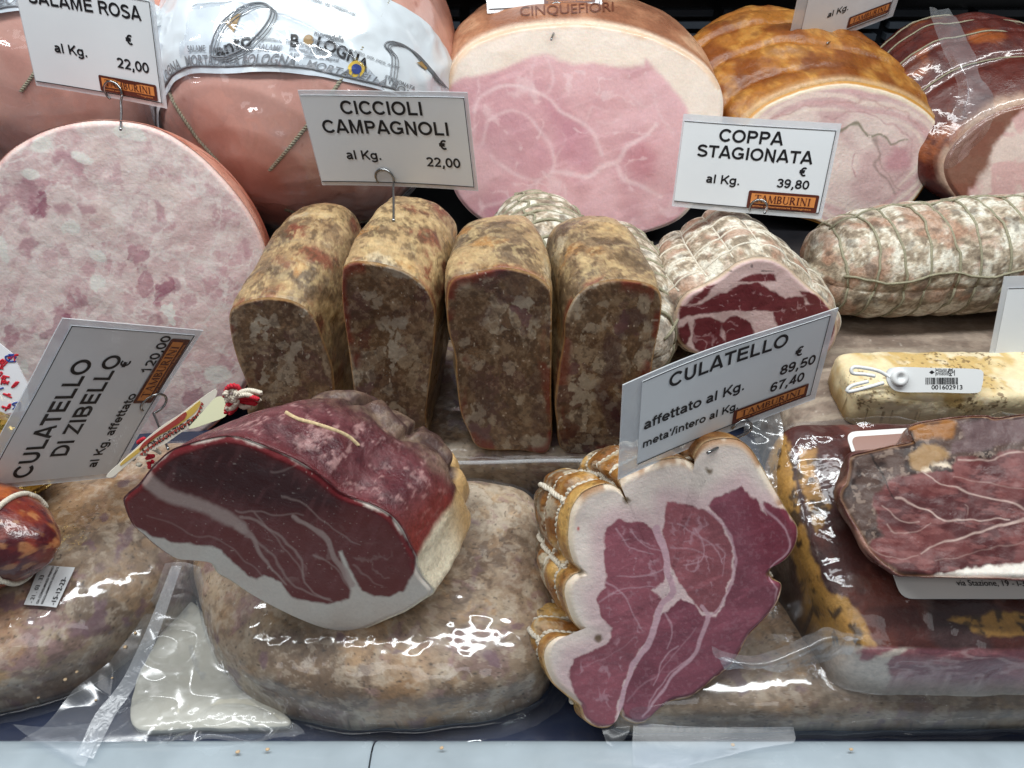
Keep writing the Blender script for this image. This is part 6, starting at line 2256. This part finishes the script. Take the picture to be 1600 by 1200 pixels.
sheet('film_flap', [[at_z(990, 1128, .0165), at_z(1060, 1134, .0165), at_z(1130, 1136, .0165), at_z(1240, 1136, .0160)], [at_z(988, 1165, .0150), at_z(1060, 1166, .0150), at_z(1130, 1168, .0150), at_z(1240, 1160, .0150)], [at_z(990, 1196, .0146), at_z(1050, 1202, .0146), at_z(1100, 1190, .0146), at_z(1200, 1166, .0146)]], M_FLAP_THIN, pk4, 40, 60, .0005, 24, 257)

# ================================================================== PRICE CARDS
def logo_parts(w, h):
    """brown rounded plaque, orange panel, serif name and one thin line under it (card units, metres)"""
    pl = rrect(w, h, h * .10) 
    a = (np.concatenate([pl, np.zeros((len(pl), 1))], 1))
    k = np.arange(len(pl))
    A = (np.concatenate([a, a.mean(0)[None]]), [np.stack([k, (k + 1) % len(pl), np.full(len(pl), len(pl))], -1)])
    b = np.array([(w * .045, h * .30, 0), (w * .955, h * .30, 0), (w * .955, h * .86, 0), (w * .045, h * .86, 0)])
    Bq = (b, [np.array([[0, 1, 2, 3]])])
    (V, F), L = serif_word('TAMBURINI', h * .42)
    V = V * np.array([w * .80 / L, 1, 1]) + np.array([w * .10, h * .37, 0])
    VT, FT = text_mesh('antica salsamenteria bolognese', h * .14, .012)
    VT = VT * np.array([w * .84 / max(VT[:, 0].max(), 1e-6), 1, 1]) + np.array([w * .08, h * .13, 0])
    return A, Bq, (V, F), (VT, FT)


def price_card(label, corners, W, H, inset, lines, logo=None, t0=.55, lean0=20, pin=None, rule=True, curl=.0):
    o, ex, ey, ez, err = card_pose(corners, W, H, t0, lean0)
    print('card', label[:30], 'rms px %.1f' % err, 'depth %.2f' % ((o + ex * W / 2 + ey * H / 2 - CO) @ CF))
    t = thing('price_card', label, 'price card', o + ex * W / 2)
    bend = lambda x, y: curl * ((x / W - .5) ** 2 - .12) + .0012 * math.sin(x * 40 + o[0] * 50) * (y / H)

    def put(V, lift):
        V = np.asarray(V)
        b = np.array([bend(v[0], v[1]) for v in V])
        return o + V[:, :1] * ex + V[:, 1:2] * ey + (V[:, 2:3] + lift + b[:, None]) * ez

    def slab_(x0, y0, x1, y1, z0, z1, n=24, m=10):
        xs, ys = np.linspace(x0, x1, n), np.linspace(y0, y1, m)
        g = np.array([[(x, y, 0) for x in xs] for y in ys]).reshape(-1, 3)
        top, bot = g + [0, 0, z1], g + [0, 0, z0]
        q = grid_faces(m, n, closed=False)
        per = [j for j in range(n)] + [i * n + n - 1 for i in range(1, m)] + [(m - 1) * n + j for j in range(n - 2, -1, -1)] + [i * n for i in range(m - 2, 0, -1)]
        per = np.array(per)
        p2 = np.roll(per, -1)
        N_ = n * m
        side = np.stack([per, p2, p2 + N_, per + N_], -1)
        return np.concatenate([bot, top]), [q[:, ::-1], q + N_, side]
    V, F = slab_(0, 0, W, H, 0, .0007)
    lam = build('laminate_sleeve', put(V, 0), F, M_LAM, t, smooth=False)
    l, b, r, tp = inset
    x0, y0, x1, y1 = l * W, b * H, W - r * W, H - tp * H
    V, F = slab_(x0, y0, x1, y1, .0009, .0013)
    pap = build('card_paper', put(V, 0), F, M_PAPER, t, smooth=False)
    pw, ph = x1 - x0, y1 - y0
    ink = []
    for txt, x, y, size, al, sx in lines:
        V, F = bold_mesh(txt, size * pw, al, sx)
        V = V + np.array([x0 + x * pw, y0 + y * ph, 0])
        ink.append((V, F))
    if rule:
        for (a0, b0, a1, b1) in ((x0, y0, x1, y0 + .0006), (x0, y1 - .0005, x1, y1), (x1 - .0005, y0, x1, y1)):
            for k in range(16):
                u0, u1 = k / 16, (k + 1) / 16
                if a1 - a0 > b1 - b0:
                    q = [(a0 + (a1 - a0) * u0, b0, 0), (a0 + (a1 - a0) * u1, b0, 0), (a0 + (a1 - a0) * u1, b1, 0), (a0 + (a1 - a0) * u0, b1, 0)]
                else:
                    q = [(a0, b0 + (b1 - b0) * u0, 0), (a1, b0 + (b1 - b0) * u0, 0), (a1, b0 + (b1 - b0) * u1, 0), (a0, b0 + (b1 - b0) * u1, 0)]
                ink.append((np.array(q), [np.array([[0, 1, 2, 3]])]))
    if ink:
        V, F = merge(ink)
        build('lettering', put(V, .00155), F, M_INK, pap, smooth=False)
    if logo:
        lx, ly, lw, lh = logo
        A, Bq, Wd, Ln = logo_parts(lw * pw, lh * pw)
        sh = np.array([x0 + lx * pw, y0 + ly * ph, 0])
        lo = build('shop_plaque', put(A[0] + sh, .0017), A[1], M_LOGO_DARK, pap, smooth=False)
        build('plaque_panel', put(Bq[0] + sh, .0019), Bq[1], M_LOGO_ORANGE, lo, smooth=False) if False else None
        Vb, Fb = Bq
        gb = np.array([[(Vb[0, 0] + (Vb[1, 0] - Vb[0, 0]) * u, v, 0) for u in np.linspace(0, 1, 12)] for v in (Vb[0, 1], Vb[2, 1])]).reshape(-1, 3)
        build('plaque_panel', put(gb + sh, .0019), [grid_faces(2, 12, closed=False)], M_LOGO_ORANGE, pap, smooth=False)
        build('plaque_name', put(Wd[0] + sh, .0021), Wd[1], M_LOGO_DARK, pap, smooth=False)
        build('plaque_line', put(Ln[0] + sh, .0019), Ln[1], M_LOGO_ORANGE, pap, smooth=False)
    if pin:
        cx, cy, rad, a0, a1, tip = pin          # loop centre in card units, sweep, tip (world)
        c = np.array([cx * W, cy * H])
        th = np.radians(np.linspace(a0, a1, 40))
        loop = np.stack([c[0] + rad * np.cos(th), c[1] + rad * np.sin(th), .0022 + .0012 * np.linspace(-1, 1, 40)], 1)
        lw_ = put(loop, 0)
        tip = np.asarray(tip)
        stem = smooth_open(np.array([lw_[-1], lw_[-1] * .75 + tip * .25 + ez * .001, lw_[-1] * .4 + tip * .6, tip + (tip - lw_[-1]) * .25]), 20)
        build('wire_pin', *tube(np.concatenate([lw_, stem[1:]]), .0009, 8), M_WIRE, t)
    return t


def on_meat(obs, x, y):
    p = project_to(obs, [(x, y)], 0)[0]
    return p if p is not None else at_t(x, y, .5)


objs_by = {}
sal_b = [o for o in sal.children]
cards = []
price_card('ciccioli campagnoli price card, silvery, pinned into the second loaf from the left',
           [(463, 140), (734, 143), (744, 297), (509, 288)], .125, .074, (.008, .045, .02, .045),
           [('CICCIOLI', .49, .80, .112, 'CENTER', 1.03), ('CAMPAGNOLI', .49, .585, .112, 'CENTER', 1.03), ('€', .835, .425, .085, 'CENTER', 1), ('al Kg.', .20, .28, .082, 'LEFT', 1.02), ('22,00', .93, .22, .085, 'RIGHT', 1.0)],
           None, .56, 25, (.42, .10, .0075, 215, -20, on_meat(loaf_bodies[1:2], 615, 332)), curl=.010)
price_card('coppa stagionata price card, bright white, above the cut coppa',
           [(1068, 178), (1316, 193), (1283, 343), (1050, 322)], .118, .0727, (.012, .06, .025, .07),
           [('COPPA', .46, .79, .115, 'CENTER', 1.04), ('STAGIONATA', .50, .59, .112, 'CENTER', 1.04), ('€', .84, .44, .085, 'CENTER', 1), ('al Kg.', .20, .275, .083, 'LEFT', 1.03), ('39,80', .90, .285, .083, 'RIGHT', 1.03)],
           (.505, .0, .475, .125), .58, 25, (.58, .07, .0068, 200, 20, on_meat([ckb], 1196, 330)), curl=-.007)
price_card('culatello price card with two prices, tilted, over the tied ham half',
           [(967, 600), (1308, 475), (1266, 625), (968, 745)], .136, .0635, (.085, .09, .04, .04),
           [('CULATELLO', .46, .795, .098, 'CENTER', 1.06), ('€', .86, .61, .075, 'CENTER', 1.05), ('affettato al Kg.', .02, .415, .075, 'LEFT', 1.05), ('89,50', .975, .435, .077, 'RIGHT', 1.05), ("meta'/intero al Kg.", .02, .19, .060, 'LEFT', 1.02), ('67,40', .93, .25, .075, 'RIGHT', 1.05)],
           (.53, .01, .44, .082), .44, 25, (.60, .00, .0062, 160, -10, on_meat([o for o in cul.children if o.name.startswith('cut_face')], 1120, 700)), curl=.006)
price_card('culatello di zibello price card, steeply tilted, at the left front',
           [(-46, 768), (97, 495), (315, 515), (180, 742)], .135, .0945, (.035, .05, .03, .07),
           [('CULATELLO', .42, .71, .125, 'CENTER', 1.02), ('DI ZIBELLO', .50, .50, .122, 'CENTER', 1.0), ('€', .79, .41, .075, 'CENTER', 1.1), ('al Kg. affettato', .06, .195, .072, 'LEFT', 1.04), ('120,00', .985, .195, .078, 'RIGHT', 1.05)],
           (.52, .015, .45, .115), .47, 25, (.52, .045, .0085, 150, -160, on_meat([zb], 258, 690)), curl=.008)
price_card('salame rosa price card standing on the large pale pink sausage',
           [(22, -32), (240, -8), (265, 175), (57, 125)], .104, .0745, (.01, .045, .03, .03),
           [('SALAME ROSA', .50, .80, .122, 'CENTER', .92), ('€', .80, .545, .095, 'CENTER', 1), ('al Kg.', .20, .345, .092, 'LEFT', 1.0), ('22,00', .93, .29, .10, 'RIGHT', 1.0)],
           (.51, .015, .46, .115), .62, 22, (.60, .07, .0075, 235, -10, on_meat(sal_b, 189, 192)), curl=.008)
price_card('partly cut off price card standing on the golden roast pork roll',
           [(1254, -32), (1432, -100), (1398, 24), (1222, 90)], .125, .082, (.10, .07, .06, .05),
           [('42,00', .92, .50, .085, 'RIGHT', 1.0), ('al Kg.', .26, .33, .085, 'LEFT', 1.0)],
           (.53, .03, .46, .115), .78, 20, (.42, .0, .0075, 200, 0, on_meat([pb], 1296, 66)))
price_card('price card on the cooked ham, only its lower edge in view',
           [(757, -90), (935, -98), (942, 12), (760, 22)], .108, .064, (.015, .05, .02, .04), [], (.50, .03, .46, .115), .82, 20, (.60, .0, .006, 200, 0, on_meat([hb] + [o for o in ham.children if o.name.startswith('cut_face')], 865, 52)))
price_card('blank grey price card cut off by the right edge',
           [(1575, 432), (1836, 420), (1792, 618), (1522, 636)], .140, .105, (.03, .09, .03, .085), [], None, .52, 25, None)

# ---- consortium tag and yarn on the wine red ham half ---------------------
ctag = thing('certificate_tag', 'yellow and red printed oval tag tied with yarn, beside the wine red ham', 'tag', at_y(250, 690, .345))
tn = np.array([.72, -.55, .42])
tn /= np.linalg.norm(tn)
tp0 = at_y(262, 680, .340)
zt = lambda p: zoomed(130, 540, .2, p)
oval = smooth_closed(zt([(1032, 338), (1030, 400), (965, 500), (885, 580), (830, 640), (750, 685), (640, 765), (560, 800), (470, 850), (390, 885), (300, 962), (230, 1022), (180, 1028), (200, 990), (290, 910), (400, 810), (500, 720), (620, 622), (760, 532), (880, 440)]), 80)
M_TAGY = plain('tag_yellow', S(196, 166, 84), .35, coat=.5)
M_TAGR = plain('tag_red', S(150, 58, 50), .35, coat=.5)
M_TAGW = plain('tag_white', S(216, 212, 200), .35, coat=.5)
ow = on_plane(oval, tp0, tn)
cm = ow.mean(0)
tg = build('tag_plate', *plate('', ow, tn, .0008, M_TAGW, None), M_TAGW, ctag, smooth=False)
yel = smooth_closed(zt([(912, 430), (890, 500), (790, 592), (690, 650), (560, 725), (430, 838), (290, 940), (310, 900), (420, 810), (560, 700), (660, 620), (800, 520)]), 60)
build('tag_yellow_field', *plate('', on_plane(yel, tp0 + tn * .0008, tn), tn, .0004, M_TAGY, None), M_TAGY, tg, smooth=False)
rd = smooth_closed(zt([(800, 518), (790, 572), (670, 655), (540, 728), (440, 820), (470, 760), (600, 660), (700, 590)]), 50)
parts = [plate('', on_plane(rd, tp0 + tn * .0013, tn), tn, .0003, M_TAGR, None)]
za = np.array(zt([(925, 440), (880, 540), (790, 610), (680, 680), (560, 760), (440, 850)]))
za = smooth_open(np.concatenate([za, np.zeros((6, 1))], 1), 23)[:, :2]
for k in range(22):
    a, b = za[k], za[k + 1]
    d = b - a
    tip = (a + b) / 2 + np.array([-d[1], d[0]]) / np.linalg.norm(d) * -5.0
    parts.append(plate('', on_plane([a, b, tip], tp0 + tn * .0012, tn), tn, .0003, M_TAGR, None))
build('tag_red_print', *merge(parts), M_TAGR, tg, smooth=False)
tq = on_plane(zt([(890, 585), (470, 835)]), tp0 + tn * .0009, tn)
te = (tq[0] - tq[1]) / np.linalg.norm(tq[0] - tq[1])
build('tag_lettering', *on_frame(text_mesh('CONSORZIO DEL CULATELLO', .0048, .01), tq[1], te, np.cross(tn, te), tn, .0004), M_INK, tg, smooth=False)
tl2 = at_y(322, 640, .352)
stub = smooth_closed(zt([(1090, 400), (1112, 450), (1120, 545), (1000, 600), (830, 650), (900, 560), (960, 490), (1035, 408)]), 40)
build('paper_stub', *plate('', on_plane(stub, tl2, face_frame(40, 0)), face_frame(40, 0), .0008, M_TAGW, None), plain('stub_paper', S(206, 208, 176), .6), ctag, smooth=False)
red, wht = [], []
random.seed(3)


def yarn(px_pts, Y, dst, r=.0014):
    dst.append(rope(smooth_open([at_y(x, y, Y + random.uniform(-.002, .002)) for x, y in px_pts], 24), r, 7, 5))


loops = ([(1110, 400), (1130, 330), (1185, 315), (1215, 350), (1180, 420), (1130, 440)], [(1105, 390), (1150, 340), (1195, 370), (1170, 430), (1120, 410)], [(1120, 530), (1130, 470), (1180, 440), (1190, 480), (1140, 530)],
         [(1115, 430), (1160, 400), (1200, 440), (1150, 500), (1120, 480)])
for k, l in enumerate(loops):
    yarn(zt(l), .346 - .001 * k, wht if k in (1, 3) else red, .0017)
for k, (l, c) in enumerate((([(1190, 380), (1290, 350), (1395, 372)], wht), ([(1190, 400), (1280, 385), (1380, 430)], wht), ([(1200, 410), (1280, 420), (1360, 445)], red), ([(1205, 430), (1270, 440), (1345, 455)], red), ([(1200, 440), (1250, 480), (1310, 470)], wht), ([(1200, 395), (1300, 400), (1370, 420)], red))):
    yarn(zt(l), .345, c, .0015)
build('yarn_knot', *merge(red), M_RED, ctag)
build('yarn_end', *merge(wht), M_TWINE_PALE, ctag)
red, wht = [], []
for k in range(9):
    x0, y0 = 212 + random.uniform(0, 34), 690 + random.uniform(0, 36)
    yarn([(x0, y0), (x0 + random.uniform(-10, 10), y0 + random.uniform(-8, 8)), (x0 + random.uniform(-12, 12), y0 + random.uniform(-8, 8))], .335, red if k % 2 else wht, .0012)
build('yarn_tuft', *merge(red), M_RED, ctag)
build('yarn_end', *merge(wht), M_TWINE_PALE, ctag)

# ================================================================== CRUMBS
M_CRUMB = plain('crumb', S(214, 186, 150), .6, noise=.2, nscale=300)
random.seed(12)
for k, (x, y) in enumerate(((120, 1050), (102, 1062), (196, 1012), (150, 1095), (176, 1060), (212, 990), (60, 1090), (372, 1176), (418, 1172), (1145, 1165), (1330, 1172), (690, 1170))):
    rim = y > 1150
    p = at_z(x, y, .0132 if rim else .0238)
    if not rim:
        q = project_to([bpy.data.objects['film_flap'], r_film] + [o for o in pk.children if o.name.startswith('film')], [(x, y)], .0004)[0]
        p = q if q is not None else at_z(x, y, .002)
    r = random.uniform(.0007, .0014)
    L_ = Loft(p + [-r, 0, r * .4], p + [r, .3 * r, r * .5], r * .8, r * .6, ROUND, N=12, J=9, seed=300 + k, lump=r * .3, lscale=600)
    V, F = ring_mesh(L_.B, True, True)
    tag(build('crumb', V, F, M_CRUMB), 'tiny pale crumb of meat scattered on the film or rim', 'crumb', 'crumbs scattered along the front of the tray')
